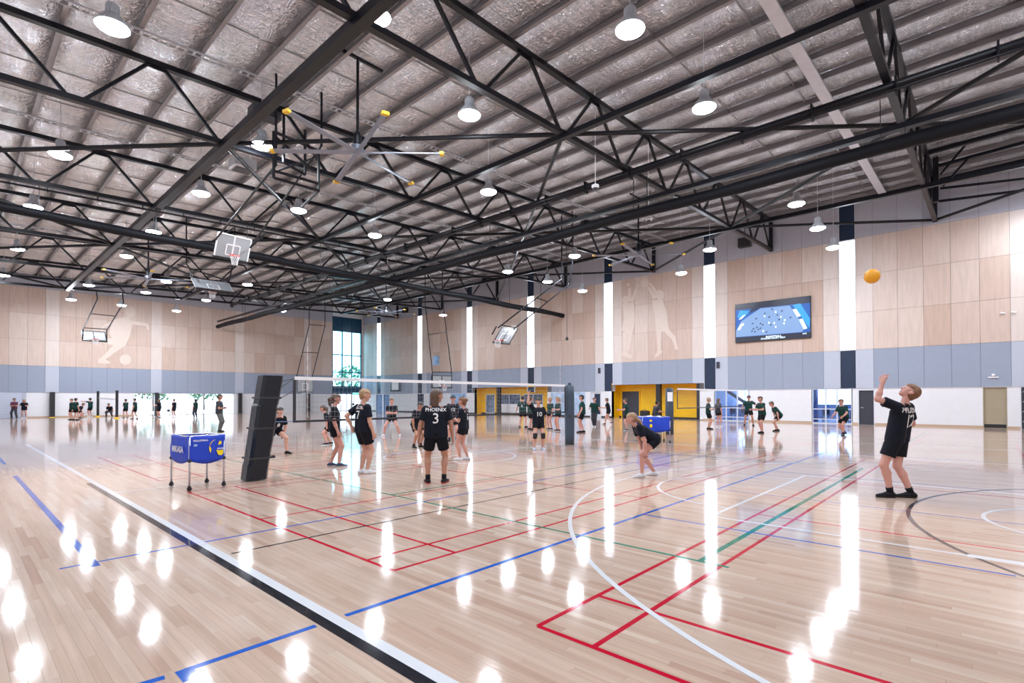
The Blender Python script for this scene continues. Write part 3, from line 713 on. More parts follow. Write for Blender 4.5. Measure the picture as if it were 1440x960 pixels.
for s in (-0.2, 0.2): MB().bar((fx - 0.08, p.y + s - 0.1, p.z), (fx - 0.08, p.y + s + 0.1, p.z + 0.04), 0.08, 0.06).build('hook', M_WHITE, t)
p = U(613, 507, X=fx - 0.05)
tag(MB().box((fx - 0.05, p.y - 0.55, p.z - 0.5), (fx - 0.03, p.y + 0.55, p.z + 0.55)).build('wall_sign', M_MURAL), 'pale blue square sign high on the plywood behind the hanging hoop', 'sign')
t = thing('light_switch', 'small dark wall switch right of the charcoal door', 'switch', (fx, 4.4, 1.1)); MB().box((fx - 0.02, 4.42, 1.05), (fx, 4.5, 1.2)).build('plate', M_CHAR, t)

# screen on the wall
t = thing('video_screen', 'large wall screen showing the court from above', 'screen', (fx - 0.03, 10.4, 5.35))
sy0, sy1, sz0, sz1 = 8.08, 12.69, 5.36, 8.0
MB().box((fx - 0.16, sy0, sz0), (fx - 0.03, sy1, sz1)).build('case', M_BLACK, t)
def em(name, c, s=1.0): 
    m = bpy.data.materials.new(name); m.use_nodes = True; b = m.node_tree.nodes['Principled BSDF']; b.inputs['Base Color'].default_value = (0.01, 0.01, 0.01, 1)
    b.inputs['Emission Color'].default_value = (*c, 1); b.inputs['Emission Strength'].default_value = s; b.inputs['Roughness'].default_value = 0.3; return m
E_BLUE = em('screen_deep_blue', (0.004, 0.08, 0.36), 1.1); E_PALE = em('screen_pale_blue', (0.20, 0.33, 0.60), 0.95); E_DARK = em('screen_dark', (0.005, 0.02, 0.08), 0.8)
E_WHITE = em('screen_white', (0.7, 0.85, 1.0), 1.3); E_CY = em('screen_cyan', (0.02, 0.28, 0.60), 1.1); E_NAVY = em('screen_navy', (0.012, 0.014, 0.035), 1.0)
def S(u, v, k=0.0): return (fx - 0.165 - k, sy1 - 0.04 - u * (sy1 - sy0 - 0.08), sz0 + 0.04 + v * (sz1 - sz0 - 0.08))   # u from left, v from bottom
def spoly(pts, m, k, name='screen_image'):
    MB().add([S(u, v, k) for u, v in pts], [tuple(range(len(pts)))]).build(name, m, t)
spoly([(0, 0), (1, 0), (1, 1), (0, 1)], E_NAVY, 0.0)
spoly([(0, .13), (1, .13), (1, .84), (0, .86)], E_BLUE, 0.002)
spoly([(0, .14), (.9, .14), (.93, .25), (.74, .83), (.35, .84), (.08, .55), (0, .30)], E_PALE, 0.004)
spoly([(.78, .84), (.99, .22), (1, .45), (.88, .85)], E_CY, 0.006)
spoly([(.02, .66), (.12, .64), (.20, .80), (.06, .84)], E_CY, 0.006)
spoly([(.22, .86), (.35, .85), (.30, .80), (.2, .74)], E_DARK, 0.006)
for a in ((.86, .46, .92, .20), (.78, .72, .84, .52), (.02, .32, .07, .48), (.04, .60, .10, .70)):
    spoly([(a[0], a[1]), (a[0] + .045, a[1] + .01), (a[2] + .045, a[3] + .02), (a[2], a[3])], E_WHITE, 0.008)
rs = random.Random(11)
for (u, v) in ((.22, .24), (.26, .22), (.31, .27), (.34, .3), (.24, .3), (.29, .33), (.34, .42), (.37, .38), (.28, .56), (.4, .67), (.46, .57), (.57, .6), (.59, .48), (.63, .69), (.5, .76), (.42, .19), (.74, .5), (.23, .44), (.48, .36)):
    a = rs.uniform(-.6, .6); spoly([(u, v), (u + .022, v + .01 + .01 * a), (u + .026, v + .045), (u + .004, v + .035)], E_DARK, 0.008)
for (u, v) in ((.53, .4), (.55, .3), (.66, .37), (.67, .45), (.4, .6), (.55, .68), (.1, .43), (.46, .42), (.62, .54), (.38, .22)):
    spoly([(u, v), (u + .018, v), (u + .018, v + .05), (u, v + .05)], E_WHITE, 0.008)

def text_mesh(txt, size, shear=0.0, bold=0.0):
    c = bpy.data.curves.new('t', 'FONT'); c.body = txt; c.size = size; c.align_x = 'CENTER'; c.align_y = 'CENTER'; c.shear = shear; c.offset = bold; c.resolution_u = 3
    o = bpy.data.objects.new('t', c); COL.objects.link(o); dg = bpy.context.evaluated_depsgraph_get(); me = bpy.data.meshes.new_from_object(o.evaluated_get(dg))
    bpy.data.objects.remove(o); v = [tuple(q.co) for q in me.vertices]; f = [tuple(p.vertices) for p in me.polygons]
    return v, f
for (txt, u, v, sz) in (('BASKETBALL', .53, .085, .17), ('STADIUM COURT VIEW', .52, .04, .14), ('LIVE', .93, .095, .12)):
    tv, tf = text_mesh(txt, sz, bold=0.004); c = Vector(S(u, v, 0.008))
    MB().add([(c.x, c.y - x, c.z + y) for x, y, z in tv], tf).build('screen_text', E_WHITE, t)

# athlete prints on the plywood, thin flat shapes
def print_shape(name, parts, plane, label_parent, to_world):
    mb = MB()
    for k, ps in enumerate(parts): mb.add([to_world(x, y, k * 0.0012) for x, y in ps], [tuple(range(len(ps)))])
    o = mb.build(name, M_PRINT, label_parent); return o
def circ(cx, cy, r, n=16, ry=None): return [(cx + r * math.cos(2 * math.pi * i / n), cy + (ry or r) * math.sin(2 * math.pi * i / n)) for i in range(n)]
def limb(p, q, w1, w2):
    d = Vector((q[0] - p[0], q[1] - p[1])); d.normalize(); n = Vector((-d.y, d.x))
    return [(p[0] + n.x * w1, p[1] + n.y * w1), (q[0] + n.x * w2, q[1] + n.y * w2), (q[0] - n.x * w2, q[1] - n.y * w2), (p[0] - n.x * w1, p[1] - n.y * w1)]
def tw_r(x, y, k=0):  # crop pixels -> point on the right wall
    return U(860 + x / 6.857, 380 + y / 6.857, X=fx - 0.034 - k)
partsA = [circ(135, 285, 34, ry=40), limb((175, 300), (172, 170), 18, 11), circ(160, 135, 16), limb((195, 300), (240, 180), 17, 10), circ(252, 148, 14),
          [(105, 325), (215, 310), (225, 480), (205, 600), (150, 610), (95, 580), (118, 470)], limb((130, 600), (125, 790), 22, 14), limb((178, 600), (155, 780), 22, 13),
          [(100, 780), (140, 780), (205, 830), (190, 850), (105, 825)]]
partsB = [circ(465, 235, 42, ry=48), circ(318, 122, 40, ry=42), limb((420, 270), (352, 160), 20, 10), limb((440, 230), (370, 125), 17, 10),
          [(390, 290), (490, 280), (530, 400), (550, 560), (545, 580), (490, 590), (430, 590), (415, 430)], limb((455, 580), (460, 780), 24, 14), limb((525, 570), (600, 660), 26, 19), limb((590, 630), (625, 740), 21, 13),
          [(445, 770), (495, 775), (480, 800), (430, 840), (412, 835)], circ(625, 750, 17)]
print_shape('athlete_print', partsA, None, wall_right, tw_r); print_shape('athlete_print', partsB, None, wall_right, tw_r)

# ================================================================ END WALL (left in the picture)
fy_ = EY + 0.03
back = MB()
wx0, wx1, wz0, wz1 = 32.45, 36.45, 2.35, 10.1
gx0, gx1 = 12.1, 21.0                       # open glazed bays at floor level
back.box((X0, fy_, Z_L), (wx0, fy_ + WT, 14.2), 1); back.box((wx0, fy_, wz1 + 1.8), (DX + 0.4, fy_ + WT, 14.2))
back.box((X0, fy_, 0), (gx0, fy_ + WT, Z_L)); back.box((gx1, fy_, 0), (wx0, fy_ + WT, Z_L)); back.box((wx0, fy_, 0), (wx1 + 0.1, fy_ + WT, 0.05)); back.box((wx1, fy_, 0.05), (DX + 0.4, fy_ + WT, wz1 + 1.8))
wall_left = struct(back.build('wall_left', [M_WHITEWALL, M_JOINT]))
pil = 0.46
xedges = [X0] + [v for c in PX_ for v in (c - pil, c + pil)] + [wx0 - 0.05]
def epanel(a, b, z0, z1, m, th=0.03, g=0.006):
    MB().box((a + g, fy_ - th, z0 + g), (b - g, fy_, z1 - g)).build('wall_panel', m, wall_left)
for k in range(0, len(xedges) - 1):
    a, b = xedges[k], xedges[k + 1]
    if k % 2 == 1:      # pale pilaster strip
        for q in range(3): epanel(a, b, zr[q], zr[q + 1], M_PLY2, 0.07)
        epanel(a, b, Z_L, Z_G, M_GREYP2, 0.07); epanel(a, b, Z_W, z_foil((a + b) / 2) - 0.1, M_TOPP, 0.05)
    else:
        n = max(1, round((b - a) / 1.15)) if a > 0 or b > 0 else 6
        for i in range(n):
            c0, c1 = a + (b - a) * i / n, a + (b - a) * (i + 1) / n
            if c1 < -1: continue
            for q in range(3): epanel(c0, c1, zr[q], zr[q + 1], M_PLY)
            epanel(c0, c1, Z_L, Z_G, M_GREYP); epanel(c0, c1, Z_W, z_foil((c0 + c1) / 2) - 0.1, M_TOPP)
MB().box((4.6, fy_ - 0.02, 0), (gx0, fy_, 0.11)).build('baseboard_left', M_SKIRT)['kind'] = 'structure'
MB().box((gx1, fy_ - 0.02, 0), (wx0, fy_, 0.11)).build('baseboard_left_2', M_WHITEWALL)['kind'] = 'structure'
for i, x in enumerate(PX_):
    c = thing('column', 'black steel column at the foot of the far end wall, %s of four' % ['leftmost', 'second from left', 'third from left', 'rightmost'][i], 'column', (x, EY - 0.3, 0))
    MB().box((x - 0.17, EY - 0.40, 0.0), (x + 0.17, EY - 0.1, 2.2)).build('shaft', M_BLACK, c)
    MB().box((x - 0.2, EY - 0.43, 0.0), (x + 0.2, EY - 0.08, 0.05)).build('base_plate', M_STEEL2 if i else M_TIP, c)
# roller door panels at far left
d = bpy.data.objects.new('door_%d' % dn, None); COL.objects.link(d); d.location = (5, EY, 0); d['kind'] = 'structure'; dn += 1
for k in range(9): MB().box((-2, fy_ - 0.05, 0.02 + k * 0.235), (4.35, fy_ - 0.005, 0.02 + (k + 1) * 0.235 - 0.01)).build('door_slat', mat('roller_door_%d' % k, (0.50, 0.54, 0.66), 0.5) if k == 0 else MATS['roller_door_0'], d)
MB().box((4.35, fy_ - 0.1, 0), (4.55, fy_ - 0.05, 2.14)).build('door_post', M_GREYP2, d)
# ground glazing
w = bpy.data.objects.new('window_%d' % wn_, None); COL.objects.link(w); w.location = (gx0, EY, 0); w['kind'] = 'structure'; wn_ += 1
f = MB(); xs_ = [gx0 + (gx1 - gx0) * i / 6 for i in range(7)]
for x in xs_: f.box((x - 0.03, fy_ + 0.05, 0), (x + 0.03, fy_ + 0.13, Z_L))
for z in (0.03, Z_L - 0.03): f.box((gx0, fy_ + 0.05, z - 0.03), (gx1, fy_ + 0.13, z + 0.03))
f.build('window_frame', M_WHITE, w)
for a, b in zip(xs_, xs_[1:]): MB().box((a + 0.03, fy_ + 0.085, 0.06), (b - 0.03, fy_ + 0.092, Z_L - 0.06)).build('pane', M_GLASS, w)
# tall corner window
w = bpy.data.objects.new('window_%d' % wn_, None); COL.objects.link(w); w.location = (wx0, EY, wz0); w['kind'] = 'structure'; wn_ += 1
f = MB(); xs_ = [wx0, wx0 + 1.33, wx0 + 2.67, wx1]; zs_ = [3.1, 4.9, 7.1, wz1]
for x in xs_: f.box((x - 0.06, fy_ + 0.0, Z_L), (x + 0.06, fy_ + 0.15, wz1 + 1.8))
for z in zs_: f.box((wx0, fy_ + 0.02, z - 0.06), (wx1, fy_ + 0.13, z + 0.06))
f.build('window_frame', M_TEAL, w)
MB().box((wx0, fy_ + 0.04, Z_L), (wx1, fy_ + 0.1, 3.1)).build('lower_panel', M_TEAL, w); MB().box((wx0, fy_ + 0.04, wz1), (wx1, fy_ + 0.1, wz1 + 1.8)).build('upper_panel', M_TEAL, w)
for a, b in zip(xs_, xs_[1:]):
    for c, e in zip(zs_, zs_[1:]): MB().box((a + 0.06, fy_ + 0.07, c + 0.06), (b - 0.06, fy_ + 0.08, e - 0.06)).build('pane', M_TGLASS, w)
d = bpy.data.objects.new('door_%d' % dn, None); COL.objects.link(d); d.location = (34, EY, 0); d['kind'] = 'structure'; dn += 1
MB().box((32.5, fy_ + 0.05, 0.05), (36.4, fy_ + 0.07, Z_L)).build('door_glass', M_GLASS, d)
for x in (32.6, 33.6, 34.4, 35.4, 36.3): MB().box((x - 0.05, fy_ + 0.02, 0.05), (x + 0.05, fy_ + 0.1, Z_L)).build('door_frame', M_WHITE, d)
p = U(501, 557, Y=fy_ - 0.1)
tag(MB().box((p.x - 0.5, fy_ - 0.12, 2.0), (p.x + 0.5, fy_ - 0.06, 2.35)).build('exit_sign', em('exit_green', (0.25, 0.8, 0.7), 1.0)), 'pale green lit exit sign above the glass doors in the far corner', 'sign')
def tw_e(x, y, k=0): return U(120 + x / 6.4, 380 + y / 6.4, Y=fy_ - 0.034 - k)
partsC = [circ(405, 375, 45, ry=52), [(300, 430), (380, 415), (430, 470), (395, 600), (360, 680), (260, 650), (215, 560), (240, 480)], limb((420, 470), (560, 490), 18, 11), limb((555, 485), (568, 535), 13, 9),
          limb((300, 450), (170, 500), 20, 12), limb((165, 500), (140, 560), 12, 9), limb((330, 650), (215, 745), 38, 24), limb((225, 740), (140, 810), 24, 15), [(120, 795), (160, 790), (225, 825), (215, 840), (115, 835)],
          limb((280, 640), (200, 640), 34, 26), circ(360, 803, 52, ry=46)]
print_shape('athlete_print', partsC, None, wall_left, tw_e)

# walls behind and beside the camera
wb = struct(MB().box((X0, Y0 - 0.3, 0), (DX + 0.4, Y0, 14)).build('wall_back', M_PLY2)); wn2 = struct(MB().box((X0 - 0.3, Y0, 0), (X0, EY, 14)).build('wall_near', M_WHITEWALL))

# outside
struct(MB().box((-60, EY + 0.4, -0.3), (110, EY + 90, -0.1)).build('ground', M_EARTH))
rt = random.Random(5)
def tree(x, y, h, r, label):
    t = thing('tree', label, 'tree', (x, y, -0.1), 'trees outside the far glazing')
    MB().tube((x, y, -0.1), (x, y, h * 0.6), 0.16, 0.1, 8).build('trunk', M_TRUNK, t)
    mb = MB()
    for k in range(420):
        a = rt.uniform(0, 6.283); ph = math.acos(rt.uniform(-0.8, 1)); q = r * rt.uniform(0.55, 1.0)
        c = Vector((x + q * math.sin(ph) * math.cos(a), y + q * math.sin(ph) * math.sin(a), h * 0.68 + q * 0.9 * math.cos(ph))); s = rt.uniform(0.16, 0.34)
        e1 = Vector((rt.uniform(-1, 1), rt.uniform(-1, 1), rt.uniform(-1, 1))).normalized() * s; e2 = e1.cross(Vector((rt.uniform(-1, 1), rt.uniform(-1, 1), rt.uniform(-1, 1)))).normalized() * s * 0.7
        mb.add([c - e1, c - e2, c + e1, c + e2], [(0, 1, 2, 3)])
    o = mb.build('leaf_crown', M_LEAF, t); o['kind'] = 'stuff'
for k, (x, y, h, r, lab) in enumerate(((36.5, 72, 7.5, 2.8, 'tall tree outside the corner window, left'), (41.5, 71, 6.5, 2.6, 'lower tree outside the corner window, right'), (14.5, 84, 4.2, 2.2, 'tree outside the glazed bay, left'), (19.5, 86, 4.6, 2.5, 'tree outside the glazed bay, middle'), (26.5, 88, 4.4, 2.4, 'tree outside the glazed bay, right'))):
    tree(x, y, h, r, lab)

# ================================================================ LAMPS
LAMPS = [(0.294, 1.725), (1.247, 0.705), (1.241, 1.339), (1.759, 0.710), (0.835, 2.106), (0.308, 2.792), (0.831, 2.814), (0.298, 3.653), (1.769, 1.773), (2.961, 0.716), (3.471, 0.727), (3.988, 0.744),
         (3.475, 1.370), (3.975, 1.798), (1.258, 2.690), (0.831, 3.673), (0.845, 4.435), (0.310, 4.757), (1.769, 2.761), (2.982, 2.132), (2.993, 2.785), (2.514, 2.774), (2.547, 3.779), (3.482, 2.774), (4.006, 2.776),
         (0.304, 5.850), (1.262, 5.159), (1.258, 5.819), (0.839, 6.782), (1.774, 5.835), (1.775, 4.771), (0.839, 5.818), (2.580, 5.916), (3.007, 4.460), (4.028, 4.814), (1.256, 6.803), (1.760, 6.792)]
H_ = 8.55
def lamp_h(u, v): return 8.1 if v > 6 else 7.9 if u > 3.9 else 8.15 if u > 3.4 else 8.55
lamps = [(u * lamp_h(u, v), v * lamp_h(u, v), 1, EYE + lamp_h(u, v)) for u, v in LAMPS]
for x in (2.6, 10.7, 15.1, 25.5, 29.8, 34.2): lamps.append((x, -2.2, 0, 11.0))  # from here on, lamps added out of view to light the near floor
for x in (-4.5, 2.6, 10.7, 22.0, 31.0): lamps.append((x, -9.5, 0, 11.0))
for y in (-2.0, 6.1, 15.0, 24.0, 32.0, 41.0, 50.0): lamps.append((-4.5, y, 0, 10.6))
lamps += [(2.6, 6.1, 0, 11.0), (7.1, 11.0, 0, 11.0)]
hous = MB().lathe((0, 0, 0), [(0.001, 0.52), (0.11, 0.52), (0.14, 0.48), (0.14, 0.28), (0.17, 0.26), (0.25, 0.16), (0.34, 0.03), (0.345, 0.0), (0.325, 0.0), (0.325, 0.02)], 20)
for k in range(10):
    t_ = 2 * math.pi * k / 10; hous.bar((0.13 * math.cos(t_), 0.13 * math.sin(t_), 0.28), (0.13 * math.cos(t_), 0.13 * math.sin(t_), 0.48), 0.03, 0.012)
hous_me = hous.mesh('housing', M_LAMPH, True)
lens_me = MB().lathe((0, 0, 0), [(0.322, 0.015), (0.315, -0.02), (0.26, -0.055), (0.17, -0.08), (0.001, -0.09)], 24).mesh('lens', M_LAMP, True)
seen = [l for l in lamps if l[2]]; unseen = [l for l in lamps if not l[2]]
rows = {}
for l in seen: rows.setdefault(round(l[1] / 2.2), []).append(l)
for ri, key in enumerate(sorted(rows)):
    rw = sorted(rows[key], key=lambda l: -l[0])
    for ci, l in enumerate(rw):
        where = 'nearest the right wall' if ci == 0 else '%s from the right wall' % ordinal(ci)
        if len(rw) == 1: where = 'the only one of its row'
        nth = (['first', 'second', 'third', 'fourth', 'fifth', 'sixth', 'seventh', 'eighth', 'ninth', 'tenth', 'eleventh', 'twelfth', 'thirteenth', 'fourteenth', 'fifteenth', 'sixteenth'])[ri]
        lab = 'high bay lamp, %s, in the %s row from the camera' % (where, nth)
        rows[key] = rows[key]; l_ = list(l)
        t = thing('high_bay_lamp', lab, 'lamp', (l[0], l[1], l[3]), 'high bay lamps')
        for nm, me in (('housing', hous_me), ('lens', lens_me)):
            o = bpy.data.objects.new(nm, me); COL.objects.link(o); o.parent = t
        MB().tube((l[0], l[1], l[3] + 0.5), (l[0], l[1], z_foil(l[0]) + 0.1), 0.012, n=6).build('suspension_cable', M_GALV, t)
for l in unseen:
    t = thing('high_bay_lamp', 'added round high bay lamp outside the picture, put in to light the hall', 'lamp', (l[0], l[1], l[3]), 'added high bay lamps out of view')
    for nm, me in (('housing', hous_me), ('lens', lens_me)):
        o = bpy.data.objects.new(nm, me); COL.objects.link(o); o.parent = t

# ================================================================ FANS
def fan(hub, rad, rot, top, label, n=6):
    t = thing('ceiling_fan', label, 'fan', hub, 'large ceiling fans'); hub = Vector(hub)
    MB().tube(hub + Vector((0, 0, 0.6)), (hub.x, hub.y, top), 0.045, n=10).build('drop_rod', M_STEEL, t)
    MB().lathe(hub, [(0.001, 0.62), (0.09, 0.62), (0.13, 0.5), (0.13, 0.25), (0.10, 0.22)], 16).build('motor', M_STEEL, t)
    MB().lathe(hub, [(0.001, 0.22), (0.18, 0.20), (0.20, 0.05), (0.12, -0.06), (0.001, -0.07)], 16).build('hub', M_FANB, t)
    MB().bar((hub.x - 0.9, hub.y, top), (hub.x + 0.9, hub.y, top), 0.08).build('mounting_bar', M_STEEL, t)
    for k in range(n):
        a = R(rot + 360 * k / n); d = Vector((math.cos(a), math.sin(a), 0)); l = Vector((-d.y, d.x, 0))
        p0, p1 = hub + d * 0.15, hub + d * (rad - 0.12)
        z0 = Vector((0, 0, 0.035)); vs = []
        for p, w in ((p0, 0.07), (p1, 0.085)):
            vs += [p - l * w - z0 * 0.9, p + l * w + z0 * 0.4, p + l * w + z0 * 0.9, p - l * w - z0 * 0.4 + Vector((0, 0, 0.01))]
        b = MB().add(vs, [(0, 1, 2, 3), (7, 6, 5, 4), (0, 4, 5, 1), (1, 5, 6, 2), (2, 6, 7, 3), (3, 7, 4, 0)]).build('blade', M_FANB, t)
        MB().bar(p1, hub + d * rad, 0.2, 0.08).build('blade_tip', M_TIP, b)
fan((8.70, 14.56, 9.36), 2.7, 15, 12.35, 'large six-bladed ceiling fan with yellow tips over the near court')
fan((8.70, 39.67, 9.3), 2.7, 22, 12.3, 'ceiling fan with a black motor over the far left court')
fan((26.6, 14.56, 9.75), 2.6, 10, 13.0, 'ceiling fan close to the right wall by the athletes print')
fan((26.6, 39.67, 9.3), 2.6, 35, 13.0, 'small far ceiling fan before the corner window')

# ================================================================ HOOPS
M_BBG = mat('backboard_acrylic', (0.50, 0.53, 0.56), 0.15); M_BBG.node_tree.nodes['Principled BSDF'].inputs['Alpha'].default_value = 0.5
def hoop(label, bl, br, updir, hgt, arms, bars=(0.35,), ring_dir=None, frame=M_STEEL, pipe=0.04, pad=True, hang=()):
    """backboard between bottom corners bl, br; updir points from its foot to its head; arms: two (start, end) tubes"""
    bl = Vector(bl); br = Vector(br); u = Vector(updir).normalized(); t = thing('basketball_hoop', label, 'hoop', (bl + br) / 2, 'basketball hoops hung from the roof')
    x = (br - bl).normalized(); n = x.cross(u).normalized()
    w = 0.03
    tl, tr = bl + u * hgt, br + u * hgt
    MB().add([bl - n * 0.006, br - n * 0.006, tr - n * 0.006, tl - n * 0.006, bl + n * 0.006, br + n * 0.006, tr + n * 0.006, tl + n * 0.006], [(0, 1, 2, 3), (7, 6, 5, 4), (0, 4, 5, 1), (1, 5, 6, 2), (2, 6, 7, 3), (3, 7, 4, 0)]).build('backboard', M_BBG, t)
    f = MB()
    for a, b in ((bl, tl), (br, tr), (tl, tr), (bl, br), ((bl + br) / 2, (tl + tr) / 2)): f.bar(a, b, 0.05, 0.05, up=n)
    f.build('board_frame', M_WHITE if frame is None else frame, t)
    if pad: MB().bar(bl - x * 0.04, br + x * 0.04, 0.10, 0.10, up=n).build('edge_pad', M_BLACK, t)
    m = (bl + br) / 2 + u * hgt * 0.18
    f = MB()
    for a, b in ((-0.3, 0.3),):
        q0 = m + x * a + u * 0.0; q1 = m + x * b; q2 = q1 + u * 0.45 * hgt / 1.05; q3 = q0 + u * 0.45 * hgt / 1.05
        for p_, q_ in ((q0, q1), (q1, q2), (q2, q3), (q3, q0)): f.bar(p_ + n * 0.012, q_ + n * 0.012, 0.05, 0.008, up=n)
    f.build('target_square', M_WHITE, t)
    rd = Vector(ring_dir) if ring_dir else n
    rc = m + rd * 0.38 - u * 0.05; pts = []; up2 = x.cross(rd).normalized()
    for k in range(17):
        a = 2 * math.pi * k / 16; pts.append(rc + (x * math.cos(a) + rd * math.sin(a)) * 0.23)
    MB().path(pts, 0.014, 6).build('ring', M_RED, t)
    MB().bar(m, m + rd * 0.16, 0.12, 0.05).build('ring_bracket', M_RED, t)
    nt = MB()
    dn_ = Vector((0, 0, -1))
    for k in range(12):
        a0, a1 = 2 * math.pi * k / 12, 2 * math.pi * (k + 1) / 12
        for s0, s1 in ((a0, a1), (a1, a0)):
            c0 = rc + (x * math.cos(s0) + rd * math.sin(s0)) * 0.23; c1 = rc + (x * math.cos(s1) + rd * math.sin(s1)) * 0.15 + dn_ * 0.22; c2 = rc + (x * math.cos(s0) + rd * math.sin(s0)) * 0.12 + dn_ * 0.42
            nt.tube(c0, c1, 0.006, n=4, caps=False); nt.tube(c1, c2, 0.006, n=4, caps=False)
    nt.build('ring_net', M_WHITE, t)
    for a, b in arms: MB().tube(a, b, pipe, n=8).build('support_arm', M_STEEL, t)
    for i in hang:
        e_ = Vector(arms[i][1]); MB().tube(e_, (e_.x, e_.y, z_foil(e_.x) + 0.1), pipe, n=8).build('hanger', M_STEEL, t)
    if len(arms) >= 2:
        for s in bars:
            a = Vector(arms[0][0]).lerp(Vector(arms[0][1]), s); b = Vector(arms[1][0]).lerp(Vector(arms[1][1]), s); MB().tube(a, b, pipe * 0.8, n=8).build('cross_bar', M_STEEL, t)
    return t
# A: far left
Yb = 49.5
bl, br = U(116, 478, Y=Yb), U(150, 480, Y=Yb); pl_, pr_ = U(137, 420, Y=51.8), U(174, 425, Y=51.8); tl_, tr_ = U(117, 463, Y=Yb), U(150, 465, Y=Yb)
hp = hoop('folded basketball hoop hanging before the kicking-athlete print, far left', bl, br, (0, 0.7, 0.75), 1.05, [(tl_, pl_), (tr_, pr_), (pl_, (pl_.x, 52.3, 10.2)), (pr_, (pr_.x, 52.3, 10.2)), (bl, tl_), (br, tr_)], (0.05, 0.5), ring_dir=(0, -1, 0))
# B: raised glass hoop
bl, br = U(301, 360, Y=24.5), U(347, 369, Y=24.8)
a0, a1 = U(365, 292, Y=20.2), U(395, 300, Y=20.2)
hoop('raised glass backboard with white border and red ring under the divider curtain', bl, br, (0.02, -0.45, 0.88), 1.05, [(U(303, 337, Y=24.0), U(388, 232, Y=17.2)), (U(352, 348, Y=24.2), U(452, 205, Y=17.2)), (U(303, 337, Y=24.0), U(330, 320, Y=26.5)), (U(352, 348, Y=24.2), U(372, 330, Y=26.5))], (0.3, 0.9), ring_dir=(0, -1, -0.1), frame=None, hang=(0, 1))
# C: back of a raised hoop
bl, br = U(276, 405, Y=32.5), U(329, 412, Y=32.5)
hoop('raised backboard seen from behind, below the white-bordered one', bl, br, (0, 0.75, 0.6), 1.1, [(U(272, 388, Y=32.8), U(262, 370, Y=35.3)), (U(322, 395, Y=32.8), U(330, 362, Y=35.3)), (U(276, 405, Y=32.5), U(268, 386, Y=34.3)), (U(322, 395, Y=32.8), U(250, 372, Y=35.4))], (0.5,), ring_dir=(0, 1, -0.1), frame=M_GALV, hang=(0, 1))
# D: hoop behind the net, far
Yd = 50.0
bl, br = U(418, 551, Y=Yd), U(440, 551, Y=Yd)
hoop('basketball hoop lowered behind the left end of the net', bl, br, (0, 0, 1), 1.4, [(U(417, 530, Y=Yd), U(435, 456, Y=51.5)), (U(439, 530, Y=Yd), U(457, 458, Y=51.5)), (U(457, 458, Y=51.5), U(457, 440, Y=52.3)), (U(435, 456, Y=51.5), U(435, 440, Y=52.3))], (0.46, 1.0), ring_dir=(0, 1, 0), hang=(2, 3))
# E
Ye = 35.0
bl, br = U(607, 545, Y=Ye), U(635, 545, Y=Ye)
hoop('basketball hoop on long black arms hanging before the middle window strips', bl, br, (0, 0, 1), 1.05, [(U(608, 523, Y=Ye), U(598, 428, Y=35.5)), (U(635, 523, Y=Ye), U(622, 420, Y=35.5)), (U(608, 545, Y=Ye), U(608, 523, Y=Ye)), (U(635, 545, Y=Ye), U(635, 523, Y=Ye))], (0.0, 0.55), ring_dir=(0, -1, 0), hang=(0, 1))
# F
bl, br = U(694, 481, X=21.5), U(716, 483, X=21.5)
hoop('basketball hoop folded on slanting arms under the divider curtain, right of centre', bl, br, (0.6, 0, 0.8), 1.15, [(U(700, 461, X=22.1), U(790, 392, X=26)), (U(722, 463, X=22.1), U(800, 400, X=26)), (U(692, 470, X=21.8), U(698, 459, X=22.2)), (U(700, 461, X=22.1), U(744, 427, X=23.9)), (U(790, 392, X=26), U(790, 372, X=26)), (U(800, 400, X=26), U(805, 370, X=26))], (0.05, 0.6), ring_dir=(-1, 0, 0), hang=(4, 5))
# G: ceiling carrying frame of hoop B
t = thing('hoop_frame', 'black ceiling frame that carries the raised hoop, left of the near fan', 'frame', (6.9, 16.5, 10.3))
pA, pB, pC, pD = U(399, 163, Y=18.0), U(429, 183, Y=18.0), U(399, 228, Y=18.0), U(429, 246, Y=18.0)
for a, b in ((pA, pC), (pB, pD), (pC, pD), (U(385, 185, Y=17), U(385, 250, Y=17)), (U(448, 212, Y=17), U(448, 268, Y=17)), (U(385, 250, Y=17), U(448, 268, Y=17)), (U(385, 240, Y=17), U(448, 258, Y=17)), (U(385, 185, Y=17), U(448, 212, Y=17)), (U(448, 268, Y=17), U(425, 290, Y=19)), (U(385, 190, Y=17.5), U(440, 240, Y=17.5))):
    MB().tube(a, b, 0.05, n=8).build('frame_tube', M_STEEL, t)
MB().box((6.6, 17.3, 10.9), (7.5, 17.8, 11.15)).build('winch', M_STEEL2, t)
# unit heater near
t = thing('unit_heater', 'pale grey boxed heater hung in the roof left of the hoop frame', 'heater', (6.9, 20.5, 10.6))
bevel_box('casing', (7.2, 20.6, 10.35), (8.0, 21.3, 10.75), M_GALV, t, 0.04); MB().box((7.3, 20.7, 10.32), (7.9, 21.2, 10.35)).build('grille', M_STEEL2, t)
for dx in (7.3, 7.9): MB().bar((dx, 21, 10.75), (dx, 21, 12.2), 0.02).build('rod', M_GALV, t)

